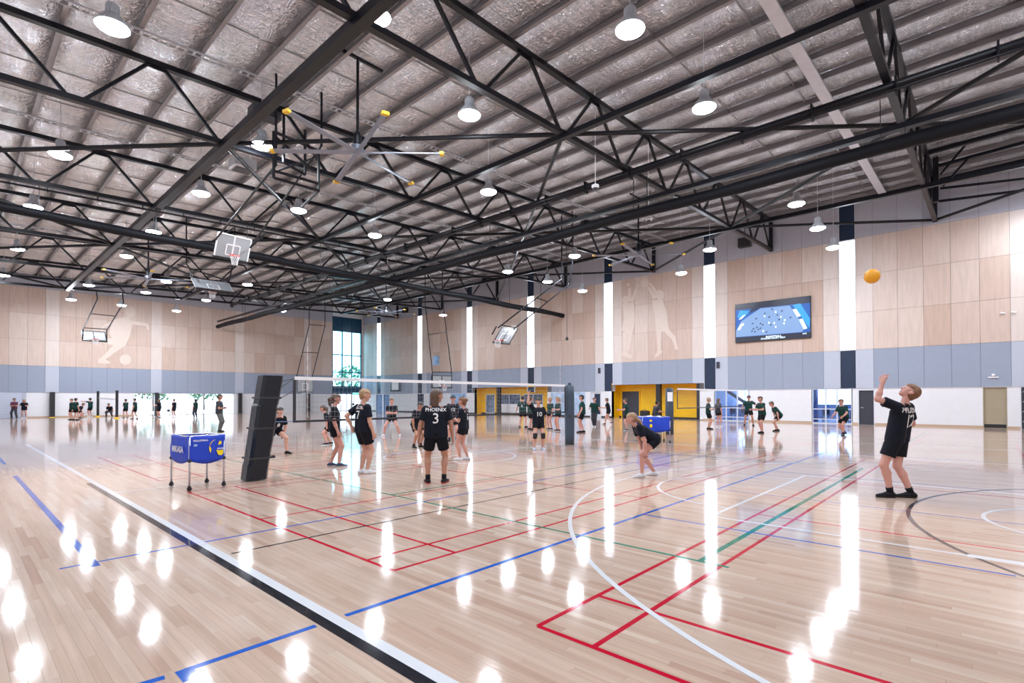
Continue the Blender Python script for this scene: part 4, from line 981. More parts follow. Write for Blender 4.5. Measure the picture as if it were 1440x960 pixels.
# pendants: camera domes and dropped plug
for (x, yt, yb, Y, lab) in ((837, 217, 262, 10.4, 'left of the right wall trusses'), (912, 262, 308, 10.4, 'nearer the window strips')):
    a, b = U(x, yt, Y=Y), U(x, yb, Y=Y); b = Vector((a.x, a.y, b.z))
    t = thing('camera_dome', 'white pendant camera dome on a short rod, %s' % lab, 'camera', b)
    MB().tube(b, (b.x, b.y, z_foil(b.x) + 0.1), 0.013, n=8).build('rod', M_WHITE, t); MB().lathe(b, [(0.001, 0.06), (0.13, 0.05), (0.14, -0.02), (0.10, -0.06)], 14).build('cap', M_WHITE, t, True); MB().sphere(b + Vector((0, 0, -0.06)), 0.085, 12).build('dome', M_CHAR, t, True)
a, b = U(797, 402, Y=20), U(797, 476, Y=20)
t = thing('hanging_cord', 'black cord with a small weight hanging before the plywood', 'cord', b)
MB().tube(Vector((a.x, a.y, b.z)), Vector((a.x, a.y, z_foil(a.x) + 0.1)), 0.015, n=6).build('cord', M_STEEL, t); MB().sphere((a.x, a.y, b.z), 0.10, 10, sq=(1, 1, 1.3)).build('weight', M_STEEL2, t, True)

# ================================================================ NETS
def vnet(xa, xb, y, zt, zb, label, posts=True):
    t = thing('volleyball_net', label, 'net', ((xa + xb) / 2, y, zb))
    MB().box((xa, y - 0.008, zt - 0.07), (xb, y + 0.008, zt)).build('top_tape', M_WHITE, t)
    MB().box((xa, y - 0.008, zb), (xb, y + 0.008, zb + 0.045)).build('bottom_tape', M_STEEL2, t)
    for x in (xa, xb): MB().box((x - 0.03, y - 0.01, zb), (x + 0.03, y + 0.01, zt - 0.07)).build('side_tape', M_STEEL2, t)
    m = MB(); n = int((xb - xa) / 0.1); w = 0.0022
    for i in range(1, n): x = xa + (xb - xa) * i / n; m.add([(x - w, y, zb), (x + w, y, zb), (x + w, y, zt), (x - w, y, zt)], [(0, 1, 2, 3)])
    k = int((zt - zb) / 0.1)
    for i in range(1, k): z = zb + (zt - zb) * i / k; m.add([(xa, y, z - w), (xb, y, z - w), (xb, y, z + w), (xa, y, z + w)], [(0, 1, 2, 3)])
    o = m.build('mesh_cords', mat('net_cord_' + str(len(MATS)), (0.35, 0.36, 0.40), 0.8), t); o['kind'] = 'stuff'
    return t
NY = 10.6
M_PINK = mat('faded_red', (0.62, 0.40, 0.40), 0.5)
t = vnet(4.88, 14.25, NY, 2.06, 1.10, 'white-taped volleyball net across the near court between padded posts')
for (x, z0, z1) in ((5.15, 1.2, 2.9), (13.95, 1.2, 2.9)):
    m = MB()
    for k in range(17): m.tube((x, NY - 0.02, z0 + k * 0.1), (x, NY - 0.02, z0 + (k + 1) * 0.1), 0.005, n=6, mi=k % 2)
    m.build('antenna', [M_WHITE, M_PINK], t)
MB().path([(4.88, NY, 2.02), (4.45, NY, 1.9)], 0.008).build('tension_cord', M_STEEL2, t)
MB().path([(4.88, NY, 2.03), (4.30, NY, 1.60)], 0.008).build('tension_cord', M_STEEL2, t)
MB().path([(4.88, NY, 1.78), (4.30, NY, 1.42)], 0.008).build('tension_cord', M_STEEL2, t)
MB().path([(4.88, NY, 1.13), (4.20, NY, 1.13)], 0.008).build('tension_cord', M_BLUEF, t)
MB().path([(14.25, NY, 2.02), (14.5, NY, 2.0)], 0.008).build('tension_cord', M_STEEL2, t)
# near padded post: slanted vinyl pad round a steel post
t = thing('padded_net_post', 'tall black vinyl padded net post leaning beside the blue ball cart', 'net post', (4.05, NY + 0.1, 0))
mb = MB(); prof = []
yy = NY + 0.05
levels = [(0.02, 3.90, 4.30), (0.30, 3.93, 4.335), (0.34, 3.95, 4.34), (0.9, 4.03, 4.44), (1.45, 4.10, 4.50), (1.5, 4.13, 4.52), (1.95, 4.20, 4.60), (2.06, 4.22, 4.615)]
ring_ = []
for (z, xa, xb) in levels:
    ring_.append([(xa, yy - 0.13, z), (xa + 0.05, yy - 0.19, z), (xb - 0.05, yy - 0.19, z), (xb, yy - 0.13, z), (xb, yy + 0.13, z), (xb - 0.05, yy + 0.19, z), (xa + 0.05, yy + 0.19, z), (xa, yy + 0.13, z)])
vs = [v for r_ in ring_ for v in r_]; n = 8
fs = [(k * n + i, k * n + (i + 1) % n, (k + 1) * n + (i + 1) % n, (k + 1) * n + i) for k in range(len(levels) - 1) for i in range(n)] + [tuple(range(n - 1, -1, -1)), tuple(range((len(levels) - 1) * n, len(levels) * n))]
mb.add(vs, fs).build('pad', M_PAD, t)
for z, x0_, x1_ in ((0.42, 3.955, 4.35), (1.0, 4.04, 4.45), (1.6, 4.14, 4.535)): MB().box((x0_ - 0.01, yy - 0.2, z), (x1_ + 0.01, yy + 0.2, z + 0.035)).build('strap', M_STEEL2, t)
MB().tube((4.36, yy - 0.1, 0.44), (4.46, yy - 0.1, 0.44), 0.03, n=8).build('winch_knob', M_STEEL, t)
# far padded post
t = thing('padded_net_post', 'round slate-blue padded post at the far end of the near net', 'net post', (14.48, NY, 0))
MB().lathe((14.50, NY, 0), [(0.001, 0.0), (0.16, 0.0), (0.165, 0.3), (0.17, 1.0), (0.165, 1.7), (0.155, 2.0), (0.10, 2.05), (0.001, 2.05)], 18).build('pad', M_PADB, t, True)
MB().box((14.32, NY - 0.18, 0.95), (14.34, NY - 0.1, 1.02)).build('strap', M_STEEL2, t)
MB().tube((14.50, NY, 2.0), (14.50, NY, 2.12), 0.05, n=10).build('steel_post', M_STEEL2, t)
# second court net
t = vnet(22.3, 31.2, 10.3, 2.04, 1.10, 'white-taped volleyball net of the court against the yellow recess')
MB().path([(22.3, 10.3, 2.0), (21.9, 10.3, 1.86), (21.6, 10.3, 1.85)], 0.012).build('orange_strap', M_BALLB, t)
for (x, lab) in ((21.5, 'dark padded net post in front of the yellow recess'),):
    t = thing('padded_net_post', lab, 'net post', (x, 10.3, 0)); MB().lathe((x, 10.3, 0), [(0.001, 0), (0.17, 0), (0.175, 1.0), (0.165, 2.0), (0.001, 2.06)], 16).build('pad', M_PADB, t, True)
    MB().box((x - 0.20, 10.1, 1.45), (x - 0.1, 10.3, 1.85)).build('label_sleeve', M_WHITE, t)
# far left net, strung along the hall
t = thing('net_line', 'thin net line strung between the two far posts before the end wall', 'net', (9.35, 56, 1.6))
for z in (1.62, 1.70): MB().tube((9.22, 58.8, z), (9.48, 53.0, z - 0.1), 0.02, n=6).build('net_cord', M_GALV, t)
for (x, y, lab) in ((9.2, 58.9, 'left'), (9.5, 52.9, 'right')):
    t = thing('net_post', '%s black far net post with a small yellow foot before the end wall' % lab, 'net post', (x, y, 0)); MB().tube((x, y, 0.05), (x, y, 2.3), 0.10, n=10).build('post', M_BLACK, t); MB().lathe((x, y, 0), [(0.001, 0), (0.2, 0), (0.2, 0.05), (0.1, 0.1)], 14).build('foot', M_TIP, t)

# ================================================================ BALLS, CARTS
def ball(c, r, label, m1=M_BALLY, m2=M_BALLB):
    me = bpy.data.meshes.new('volleyball'); bm = bmesh.new(); bmesh.ops.create_icosphere(bm, subdivisions=4, radius=r); 
    for f in bm.faces:
        n = f.calc_center_median().normalized(); ax = max(range(3), key=lambda i: abs(n[i])); w = n[(ax + 1) % 3] / abs(n[ax])
        f.material_index = 1 if abs(w) > 0.36 and n[ax] > 0 else 0; f.smooth = True
    for v in bm.verts:
        n = v.co.normalized(); ax = max(range(3), key=lambda i: abs(n[i])); w = abs(n[(ax + 1) % 3] / n[ax])
        if abs(w - 0.36) < 0.035 or w > 0.97: v.co *= 0.985
    bm.to_mesh(me); bm.free(); me.materials.append(m1); me.materials.append(m2)
    o = link('volleyball', me); o.location = c; o.rotation_euler = (0.5, 0.7, 0.3)
    return tag(o, label, 'ball')
ball((9.43, 1.26, 3.43), 0.107, 'orange and yellow volleyball in the air above the serving player', M_BALLY, M_BALLB)
M_BWH = mat('ball_white', (0.75, 0.75, 0.78), 0.5)
def cart(corners, zt, zb, label, front_text=True):
    c = sum((Vector((*q, 0)) for q in corners), Vector()) / 4
    t = thing('ball_cart', label, 'ball cart', c)
    P = [Vector((*q, 0)) for q in corners]     # order: left-back, left-front, right-front, right-back (going round)
    E = [c + (p - c) * 1.04 for p in P]
    for p in P:
        MB().tube((p.x, p.y, 0.07), (p.x, p.y, zt - 0.02), 0.016, n=10).build('leg', M_ALU, t, True)
        cs = MB(); cs.tube((p.x - 0.012, p.y - 0.012, 0.035), (p.x + 0.012, p.y + 0.012, 0.035), 0.035, n=14); cs.box((p.x - 0.02, p.y - 0.02, 0.05), (p.x + 0.02, p.y + 0.02, 0.085)); cs.build('caster', M_RUBBER, t)
        MB().sphere((p.x, p.y, zb + 0.0), 0.035, 8).build('corner_joint', M_RUBBER, t)
    rim = MB()
    for a, b in zip(P, P[1:] + P[:1]): rim.tube((a.x, a.y, zt - 0.01), (b.x, b.y, zt - 0.01), 0.014, n=8)
    rim.build('rim', M_ALU, t)
    for i in range(4):
        p = P[i]
        for q in (P[(i + 1) % 4], P[i - 1]):
            d = (q - p).normalized(); MB().tube((p.x, p.y, zb - 0.0), (p.x + d.x * 0.10, p.y + d.y * 0.10, zb + 0.07), 0.010, n=6).build('brace', M_ALU, t)
    sides = []
    nn = 14
    for i in range(4):
        a, b = E[i], E[(i + 1) % 4]; vs = []; fs = []; outw = Vector(((b - a).y, -(b - a).x, 0)).normalized()
        if outw.dot((a + b) / 2 - c) < 0: outw = -outw
        for j in range(nn + 1):
            u_ = j / nn
            for k in range(9):
                v_ = k / 8; sag = 0.075 * math.sin(math.pi * u_) * (1 - v_)
                bl_ = outw * (0.02 * math.sin(math.pi * u_) * math.sin(math.pi * v_) + 0.006 * math.sin(9 * u_ + 5 * v_))
                p = a.lerp(b, u_) + bl_; vs.append((p.x, p.y, zb - sag + (zt - zb + sag) * v_))
        for j in range(nn):
            for k in range(8): q = j * 9 + k; fs.append((q, q + 9, q + 10, q + 1))
        o = MB().add(vs, fs).build('fabric_side', M_CARTF, t, True); md = o.modifiers.new('s', 'SOLIDIFY'); md.thickness = 0.004; sides.append((a, b, outw))
        pass
    MB().add([(q.x, q.y, zb - 0.02) for q in E] + [(c.x, c.y, zb - 0.07)], [(0, 1, 4), (1, 2, 4), (2, 3, 4), (3, 0, 4)]).build('fabric_floor', M_CARTF, t)
    return t, sides
def on_side(side, u, v, zt, zb, tv, k=0.035):
    a, b, o = side; d = (b - a).normalized(); L_ = (b - a).length; c = a.lerp(b, u)
    return [(c.x + d.x * x + o.x * k, c.y + d.y * x + o.y * k, zb + (zt - zb) * v + y) for x, y in tv]
c1 = [(2.80, 11.05), (2.86, 10.22), (3.45, 10.34), (3.36, 10.96)]
t, sd = cart(c1, 0.95, 0.52, 'blue fabric ball cart on castors beside the leaning padded post')
tv, tf = text_mesh('MIKASA', 0.15, bold=0.004); MB().add(on_side(sd[0], 0.5, 0.42, 0.95, 0.52, [(x, y) for x, y, z in tv]), tf).build('cart_lettering', M_WHITE, t)
tv, tf = text_mesh('VOLLEYBALL', 0.045, bold=0.001); MB().add(on_side(sd[1], 0.28, 0.80, 0.95, 0.52, [(x, y) for x, y, z in tv]), tf).build('cart_lettering', M_WHITE, t)
tv, tf = text_mesh('MIKASA', 0.035, bold=0.001); MB().add(on_side(sd[1], 0.84, 0.42, 0.95, 0.52, [(x, y) for x, y, z in tv], 0.040), tf).build('cart_lettering', M_WHITE, t)
MB().add(on_side(sd[1], 0.14, 0.62, 0.95, 0.52, [(-0.03, -0.02), (0.03, -0.02), (0.03, 0.02), (-0.03, 0.02)]), [(0, 1, 2, 3)]).build('cart_badge', M_MURAL, t)
M_YP = mat('print_yellow', (0.85, 0.65, 0.0), 0.5)
def arcband(cx, cy, r0, r1, a0, a1, n=14):
    o = []
    for i in range(n + 1): t_ = R(a0 + (a1 - a0) * i / n); o.append((cx + r1 * math.cos(t_), cy + r1 * math.sin(t_)))
    for i in range(n, -1, -1): t_ = R(a0 + (a1 - a0) * i / n); o.append((cx + r0(i / n) * math.cos(t_), cy + r0(i / n) * math.sin(t_)))
    return o
for pts in (arcband(0, 0, lambda s: 0.15 - 0.03 * math.sin(math.pi * s), 0.155, 165, 215), [(-0.03, -0.045), (0.03, -0.055), (0.10, -0.045), (0.10, -0.12), (0.06, -0.15), (0.01, -0.13)], [(0.0, 0.045), (0.06, 0.055), (0.07, 0.10), (0.03, 0.12)], arcband(0, 0, lambda s: 0.145, 0.155, 110, 160)):
    MB().add(on_side(sd[1], 0.76, 0.47, 0.95, 0.52, pts, 0.036), [tuple(range(len(pts)))]).build('ball_print', M_YP, t)
c2 = [(16.55, 9.75), (16.55, 9.0), (17.35, 8.1), (17.75, 8.9)]
c2 = [(17.3, 9.55), (16.75, 9.05), (17.35, 8.3), (17.9, 8.8)]
t, sd = cart(c2, 0.93, 0.45, 'blue fabric ball cart standing before the yellow recess')
for pts in ([(-0.05, 0.10), (0.03, 0.12), (0.05, 0.05), (-0.02, 0.04)], [(-0.04, -0.06), (0.05, -0.04), (0.05, -0.16), (-0.02, -0.16)]):
    MB().add(on_side(sd[1], 0.3, 0.55, 0.93, 0.45, pts), [(0, 1, 2, 3)]).build('ball_print', M_YP, t)
for k, (x, y) in enumerate(((17.1, 9.0), (17.4, 8.75), (17.45, 9.1))):
    ball((x, y, 0.86), 0.105, 'pale volleyball heaped in the far blue cart', M_BWH, M_BALLY)['group'] = 'balls in the far cart'
ball((fx - 0.4, 15.0, 0.105), 0.105, 'white ball on the floor at the right foot of the yellow recess', M_BWH, M_BWH)
ball(U(497, 568, Y=52), 0.12, 'dark ball in mid-air near the far corner doors', M_NAVY, M_NAVY)
ball(U(237, 577, Y=50), 0.11, 'dark ball flying low before the far end wall', M_CHAR, M_CHAR)
t = thing('equipment_bag', 'black equipment bag on the floor by the yellow recess column', 'bag', (fx + 0.3, 19.9, 0)); bevel_box('bag_body', (fx - 0.35, 19.2, 0), (fx + 0.05, 19.9, 0.62), M_BLACK, t, 0.06); MB().path([(fx - 0.2, 19.35, 0.6), (fx - 0.2, 19.45, 0.72), (fx - 0.2, 19.65, 0.72), (fx - 0.2, 19.75, 0.6)], 0.015).build('handle', M_STEEL2, t)
#PEOPLE#
# ================================================================ PEOPLE
def snet(f, lo, hi, h):
    """surface mesh (verts, quads) of the zero level of f on a grid: vectorised surface nets"""
    n = [int(math.ceil((hi[i] - lo[i]) / h)) + 1 for i in range(3)]
    ax = [lo[i] + h * np.arange(n[i]) for i in range(3)]
    P = np.stack(np.meshgrid(*ax, indexing='ij'), -1)
    V = f(P.reshape(-1, 3)).reshape(n)
    ins = V < 0
    cs = [(i, j, k) for i in (0, 1) for j in (0, 1) for k in (0, 1)]
    cor = {c: V[c[0]:n[0] - 1 + c[0], c[1]:n[1] - 1 + c[1], c[2]:n[2] - 1 + c[2]] for c in cs}
    cnt = np.zeros((n[0] - 1, n[1] - 1, n[2] - 1)); acc = np.zeros(cnt.shape + (3,))
    for a in cs:
        for d in range(3):
            if a[d]: continue
            b = list(a); b[d] = 1; b = tuple(b)
            va, vb = cor[a], cor[b]; m = (va < 0) != (vb < 0)
            den = va - vb; den = np.where(np.abs(den) < 1e-12, 1e-12, den)
            t = np.where(m, va / den, 0)
            pt = np.zeros(cnt.shape + (3,)); pt[..., 0] = a[0]; pt[..., 1] = a[1]; pt[..., 2] = a[2]; pt[..., d] += t
            acc += pt * m[..., None]; cnt += m
    act = cnt > 0; idx = -np.ones(cnt.shape, int); idx[act] = np.arange(act.sum())
    base = np.argwhere(act)
    vs = (base + acc[act] / cnt[act][:, None]) * h + np.array(lo)
    fs = []
    for d in range(3):
        u, w = (d + 1) % 3, (d + 2) % 3
        sl0 = [slice(1, n[i] - 1) for i in range(3)]; sl0[d] = slice(0, n[d] - 1)
        sl1 = list(sl0); sl1[d] = slice(1, n[d])
        A = ins[tuple(sl0)]; B = ins[tuple(sl1)]; m = A != B
        q = np.argwhere(m)
        if len(q) == 0: continue
        o = np.zeros(3, int); o[u] = 1; o[w] = 1
        q2 = q + o
        flip = B[m]
        def id_(du, dw):
            p = q2.copy(); p[:, u] -= du; p[:, w] -= dw; return idx[p[:, 0], p[:, 1], p[:, 2]]
        F = np.stack([id_(1, 1), id_(0, 1), id_(0, 0), id_(1, 0)], 1)
        F[flip] = F[flip][:, ::-1]; fs.append(F)
    fs = np.concatenate(fs) if fs else np.zeros((0, 4), int)
    return vs, fs

def sdf(prims, k):
    def f(P):
        D = None
        for pr in prims:
            a, b, ra, rb = np.array(pr[0]), np.array(pr[1]), pr[2], pr[3]
            ab = b - a; L2 = ab.dot(ab)
            t = np.clip((P - a) @ ab / L2, 0, 1) if L2 > 1e-12 else np.zeros(len(P))
            d = np.linalg.norm(P - a - t[:, None] * ab, axis=1) - (ra + (rb - ra) * t)
            if len(pr) > 4 and pr[4]:     # flat cut at b
                n = ab / math.sqrt(L2); d = np.maximum(d, (P - b) @ n)
            if D is None: D = d
            else:
                h = np.clip(0.5 + 0.5 * (D - d) / k, 0, 1); D = D * (1 - h) + d * h - k * h * (1 - h)
        return D
    return f
def bounds(prims, pad):
    lo = np.min([np.minimum(np.array(p[0]) - p[2], np.array(p[1]) - p[3]) for p in prims], axis=0) - pad
    hi = np.max([np.maximum(np.array(p[0]) + p[2], np.array(p[1]) + p[3]) for p in prims], axis=0) + pad
    return lo, hi
def mesh_np(name, vs, fs, mats, mi=None):
    me = bpy.data.meshes.new(name); me.vertices.add(len(vs)); me.vertices.foreach_set('co', np.asarray(vs, dtype=np.float32).ravel())
    me.loops.add(len(fs) * 4); me.loops.foreach_set('vertex_index', np.asarray(fs, dtype=np.int32).ravel())
    me.polygons.add(len(fs)); me.polygons.foreach_set('loop_start', np.arange(len(fs), dtype=np.int32) * 4)
    for m in mats: me.materials.append(m)
    if mi is not None: me.polygons.foreach_set('material_index', np.asarray(mi, dtype=np.int32))
    me.polygons.foreach_set('use_smooth', [True] * len(fs)); me.update(calc_edges=True); me.validate(); return me

SK = {'fair': mat('skin_fair', (0.56, 0.31, 0.23), 0.5, vary=0.05, vscale=6), 'rosy': mat('skin_rosy', (0.56, 0.285, 0.23), 0.5, vary=0.05, vscale=6), 'tan': mat('skin_tan', (0.42, 0.20, 0.13), 0.5, vary=0.05, vscale=6)}
HR = {'blond': mat('hair_blond', (0.34, 0.21, 0.115), 0.55, vary=0.35, vscale=9, stretch=(6, 6, 1)), 'brown': mat('hair_brown', (0.085, 0.045, 0.025), 0.5, vary=0.35, vscale=9, stretch=(6, 6, 1)),
      'dark': mat('hair_dark', (0.018, 0.013, 0.012), 0.45, vary=0.3, vscale=9), 'ginger': mat('hair_ginger', (0.17, 0.075, 0.035), 0.5, vary=0.3, vscale=9, stretch=(6, 6, 1)), 'cap': mat('cap_fabric', (0.012, 0.012, 0.018), 0.7)}
M_EYE = mat('eye_dark', (0.02, 0.015, 0.015), 0.2); M_LIP = mat('lips', (0.42, 0.12, 0.11), 0.5)
CL = {'black': mat('black_jersey', (0.004, 0.006, 0.014), 0.7, spec=0.2, vary=0.3, vscale=6, bump=0.3, bscale=9), 'green': mat('dark_green_jersey', (0.003, 0.036, 0.032), 0.7, spec=0.25, vary=0.3, vscale=6, bump=0.3, bscale=9),
      'blackshorts': mat('black_shorts', (0.0035, 0.0045, 0.009), 0.7, spec=0.2, vary=0.3, vscale=6, bump=0.3, bscale=9), 'grey': mat('grey_trousers', (0.085, 0.085, 0.08), 0.75, vary=0.2, bump=0.3, bscale=9),
      'polo': mat('dark_polo', (0.02, 0.022, 0.035), 0.7, vary=0.2), 'maroon': mat('maroon_top', (0.09, 0.015, 0.05), 0.7, vary=0.2)}
SH_ = {'white': mat('white_shoe', (0.62, 0.63, 0.68), 0.5), 'black': mat('black_shoe', (0.005, 0.005, 0.008), 0.6, spec=0.2), 'navy': mat('navy_shoe', (0.02, 0.04, 0.09), 0.5), 'blue': mat('blue_white_shoe', (0.35, 0.45, 0.62), 0.5)}
SOLE = {'white': M_WHITE, 'red': mat('red_sole', (0.55, 0.03, 0.03), 0.5), 'black': M_RUBBER}
M_KNEE = mat('knee_pad', (0.008, 0.008, 0.012), 0.7)

def person(label, loc, S, f, lean=0, slean=0, drop=0.0, fwdp=0.0, tw=0, feet=((0.0, 0.075), (0.0, -0.075)), fyaw=(12, -12), lift=(0, 0),
           arms=(((0.05, 0.22, -1), (0.15, 0.08, -1)), ((0.05, -0.22, -1), (0.15, -0.08, -1))), head=(0, 0), skin='fair', hair='brown', style='short', shirt='black', bottom='shorts', bcol='blackshorts',
           shoe='white', sole='white', sock=None, h=0.02, knees=False, back=None, front=None, sleeve=0.72, cat='person', wide=1.0, name='person'):
    """f: heading as seen in the picture, 0 right, 90 away, 180 left, 270 to the camera"""
    phi = R(f - 47.5); t = thing(name, label, cat, (loc[0], loc[1], 0)); t.rotation_euler = (0, 0, phi)
    V = lambda *a: np.array(a, float)
    def rot(axis, deg):
        return np.array(Matrix.Rotation(R(deg), 3, axis))
    T = rot('Y', lean) @ rot('X', slean)         # torso frame (x forward, y left, z up)
    Tt = T @ rot('Z', tw)
    pel = V(fwdp * S, 0, (0.525 - drop) * S)
    neck = pel + T @ V(0, 0, 0.295 * S)
    sh = [pel + T @ V(0, 0, 0.268 * S) + Tt @ V(0, s * 0.098 * S * wide, 0) for s in (1, -1)]
    hip = [pel + V(0, s * 0.047 * S * wide, -0.01 * S) for s in (1, -1)]
    legs = []
    for i in (0, 1):
        ank = V(feet[i][0] * S, feet[i][1] * S, (0.042 + lift[i]) * S); d = ank - hip[i]; L = np.linalg.norm(d); l1 = l2 = 0.248 * S
        L = min(L, l1 + l2 - 1e-4); dn_ = d / np.linalg.norm(d); ank = hip[i] + dn_ * L
        fy = R(fyaw[i]); pole = V(math.cos(fy), math.sin(fy), 0.15); pole -= dn_ * pole.dot(dn_); pole /= np.linalg.norm(pole)
        kn = hip[i] + dn_ * (L / 2) + pole * math.sqrt(max(0, l1 * l1 - L * L / 4)); legs.append((hip[i], kn, ank, fy))
    A = []
    for i in (0, 1):
        u = Tt @ V(*arms[i][0]); u /= np.linalg.norm(u); w = Tt @ V(*arms[i][1]); w /= np.linalg.norm(w)
        el = sh[i] + u * 0.172 * S; wr = el + w * 0.148 * S; A.append((sh[i], el, wr, w))
    Hm = rot('Y', lean * 0.45) @ rot('Z', head[1]) @ rot('Y', head[0])
    hc = neck + (T @ V(0.012, 0, 0.045) + Hm @ V(0.012, 0, 0.062)) * S
    # ---- body: one continuous skin
    pr = []
    pr += [(pel + T @ V(0, s * .04 * S, 0), pel + T @ V(0, s * .055 * S, .24 * S), .062 * S, .05 * S) for s in (1, -1)]
    pr += [(neck - T @ V(0, 0, .03 * S), hc - Hm @ V(.012, 0, .03) * S, .032 * S, .029 * S)]
    pr += [(sh[0], sh[1], .034 * S, .034 * S)]
    for (a, k_, an, fy) in legs:
        mid = k_ + (an - k_) * 0.3; back_ = V(-math.cos(fy), -math.sin(fy), 0) * .008 * S
        pr += [(a, k_, .052 * S * wide, .033 * S), (k_, mid + back_, .031 * S, .034 * S), (mid + back_, an, .033 * S, .0195 * S), (an, an - V(0, 0, .02 * S), .02 * S, .02 * S)]
    for (a, e, w_, d) in A:
        pr += [(a, e, .030 * S, .0235 * S), (e, e + (w_ - e) * .35, .023 * S, .0235 * S), (e + (w_ - e) * .35, w_, .0235 * S, .0145 * S)]
    fingers = MB()
    for i, (a, e, w_, d) in enumerate(A):
        s = 1 if i == 0 else -1
        lat = np.cross(d, Tt @ V(0, s, 0)); 
        if np.linalg.norm(lat) < 0.2: lat = np.cross(d, V(0, 0, 1))
        lat /= np.linalg.norm(lat)                  # across the palm
        nrm = np.cross(lat, d) * s; nrm /= np.linalg.norm(nrm)
        inward = Tt @ V(0, -s, 0)
        if nrm.dot(inward) < 0: nrm = -nrm
        for o_ in (-.011, .011): pr.append((w_ + lat * o_ * .6 * S, w_ + d * .042 * S + lat * o_ * S, .012 * S, .012 * S))
        for q, (o_, ln) in enumerate(((-.021, .036), (-.007, .044), (.007, .047), (.021, .041))):
            b0 = w_ + d * .046 * S + lat * o_ * S; b1 = b0 + (d * .9 + nrm * .35 + lat * o_ * 4) * ln * .5 * S; b2 = b1 + (d * .65 + nrm * .75) * ln * .5 * S
            fingers.tube(b0, b1, .0064 * S, .0058 * S, 6); fingers.tube(b1, b2, .0058 * S, .0042 * S, 6)
        th = w_ + d * .012 * S + lat * .016 * S
        if (lat @ V(1, 0, 0)) < 0: th = w_ + d * .012 * S - lat * .016 * S
        sgn = 1 if (th - w_) @ lat > 0 else -1
        t1 = th + (d * .7 + lat * sgn * .7 + nrm * .2) * .024 * S; t2 = t1 + (d * .95 + lat * sgn * .2 + nrm * .3) * .02 * S
        fingers.tube(th, t1, .0085 * S, .0068 * S, 6); fingers.tube(t1, t2, .0068 * S, .005 * S, 6)
    H = lambda x, y, z: hc + Hm @ V(x, y, z) * S
    pr += [(H(-.012, 0, .018), H(.012, 0, .016), .054 * S, .05 * S), (H(.014, 0, -.006), H(.028, 0, -.043), .040 * S, .022 * S), (H(.050, 0, .006), H(.064, 0, -.013), .006 * S, .0095 * S)]
    pr += [(H(-.002, s * .054, -.004), H(-.008, s * .058, .010), .009 * S, .010 * S) for s in (1, -1)]
    lo, hi = bounds(pr, 2 * h); vs, fs = snet(sdf(pr, .012 * S), lo, hi, h * .8)
    vs, fs = list(map(tuple, vs)), [tuple(q) for q in fs]; n0 = len(fs); mi = [0] * n0
    ex = MB(); 
    for s in (1, -1):
        c = H(.051, s * .020, .004); ex.sphere(c, .0075 * S, 8, 1)
        ex.tube(H(.055, s * .010, .018), H(.051, s * .031, .018), .003 * S, n=5, mi=3)
    ex.tube(H(.049, -.013, -.033), H(.049, .013, -.033), .0042 * S, n=5, mi=2)
    vv = vs + fingers.v + ex.v; o1 = len(vs); o2 = o1 + len(fingers.v)
    ff = fs + [tuple(i + o1 for i in q) for q in fingers.f] + [tuple(i + o2 for i in q) for q in ex.f]
    mi = [0] * (n0 + len(fingers.f)) + ex.m
    me = bpy.data.meshes.new('body'); me.from_pydata([tuple(map(float, q)) for q in vv], [], [tuple(map(int, q)) for q in ff]); hm = HR[hair if hair != 'cap' else 'dark']
    for m in (SK[skin], M_EYE, M_LIP, hm): me.materials.append(m)
    me.polygons.foreach_set('material_index', mi); me.polygons.foreach_set('use_smooth', [True] * len(ff)); me.update()
    def lk(nm, me): o = bpy.data.objects.new(nm, me); COL.objects.link(o); o.parent = t; return o
    lk('body', me)
    def cloth(nm, prims, k, m, hh=h):
        lo, hi = bounds(prims, 2 * hh); v, fq = snet(sdf(prims, k), lo, hi, hh); o = lk(nm, mesh_np(nm, v, fq, [m])); return o, v, fq
    # ---- shirt
    hem = -.035
    sp = [(pel + T @ V(0.004 * S, s * .040 * S * wide, .20 * S), pel + T @ V(0.0, s * .046 * S * wide, hem * S), .070 * S * (1 + .5 * (wide - 1)), .073 * S * (1 + .7 * (wide - 1)), 1) for s in (1, -1)]
    sp += [(sh[0] + T @ V(0, 0, -.012 * S), sh[1] + T @ V(0, 0, -.012 * S), .043 * S, .043 * S), (neck + T @ V(0, 0, -.035 * S), neck + T @ V(0, 0, .004 * S), .052 * S, .036 * S, 1)]
    sp += [(sh[0] + T @ V(0.012 * S, -.03 * S, -.05 * S), sh[1] + T @ V(0.012 * S, .03 * S, -.05 * S), .052 * S, .052 * S)]
    for (a, e, w_, d) in A: sp += [(a, a + (e - a) * sleeve, .039 * S, .043 * S, 1)]
    so, sv, sf = cloth('shirt', sp, .014 * S, CL[shirt])
    # ---- shorts or trousers
    bp_ = [(pel + V(0, .04 * S * wide, .02 * S), pel + V(0, -.04 * S * wide, .02 * S), .068 * S * wide, .068 * S * wide)]
    for (a, k_, an, fy) in legs:
        if bottom == 'shorts': bp_ += [(a, a + (k_ - a) * .66, .066 * S, .060 * S, 1)]
        elif bottom == 'short': bp_ += [(a, a + (k_ - a) * .40, .066 * S, .064 * S, 1)]
        else: bp_ += [(a, k_, .062 * S, .047 * S), (k_, an, .047 * S, .036 * S, 1)]
    cloth('trousers' if bottom == 'trousers' else 'shorts', bp_, .012 * S, CL[bcol])
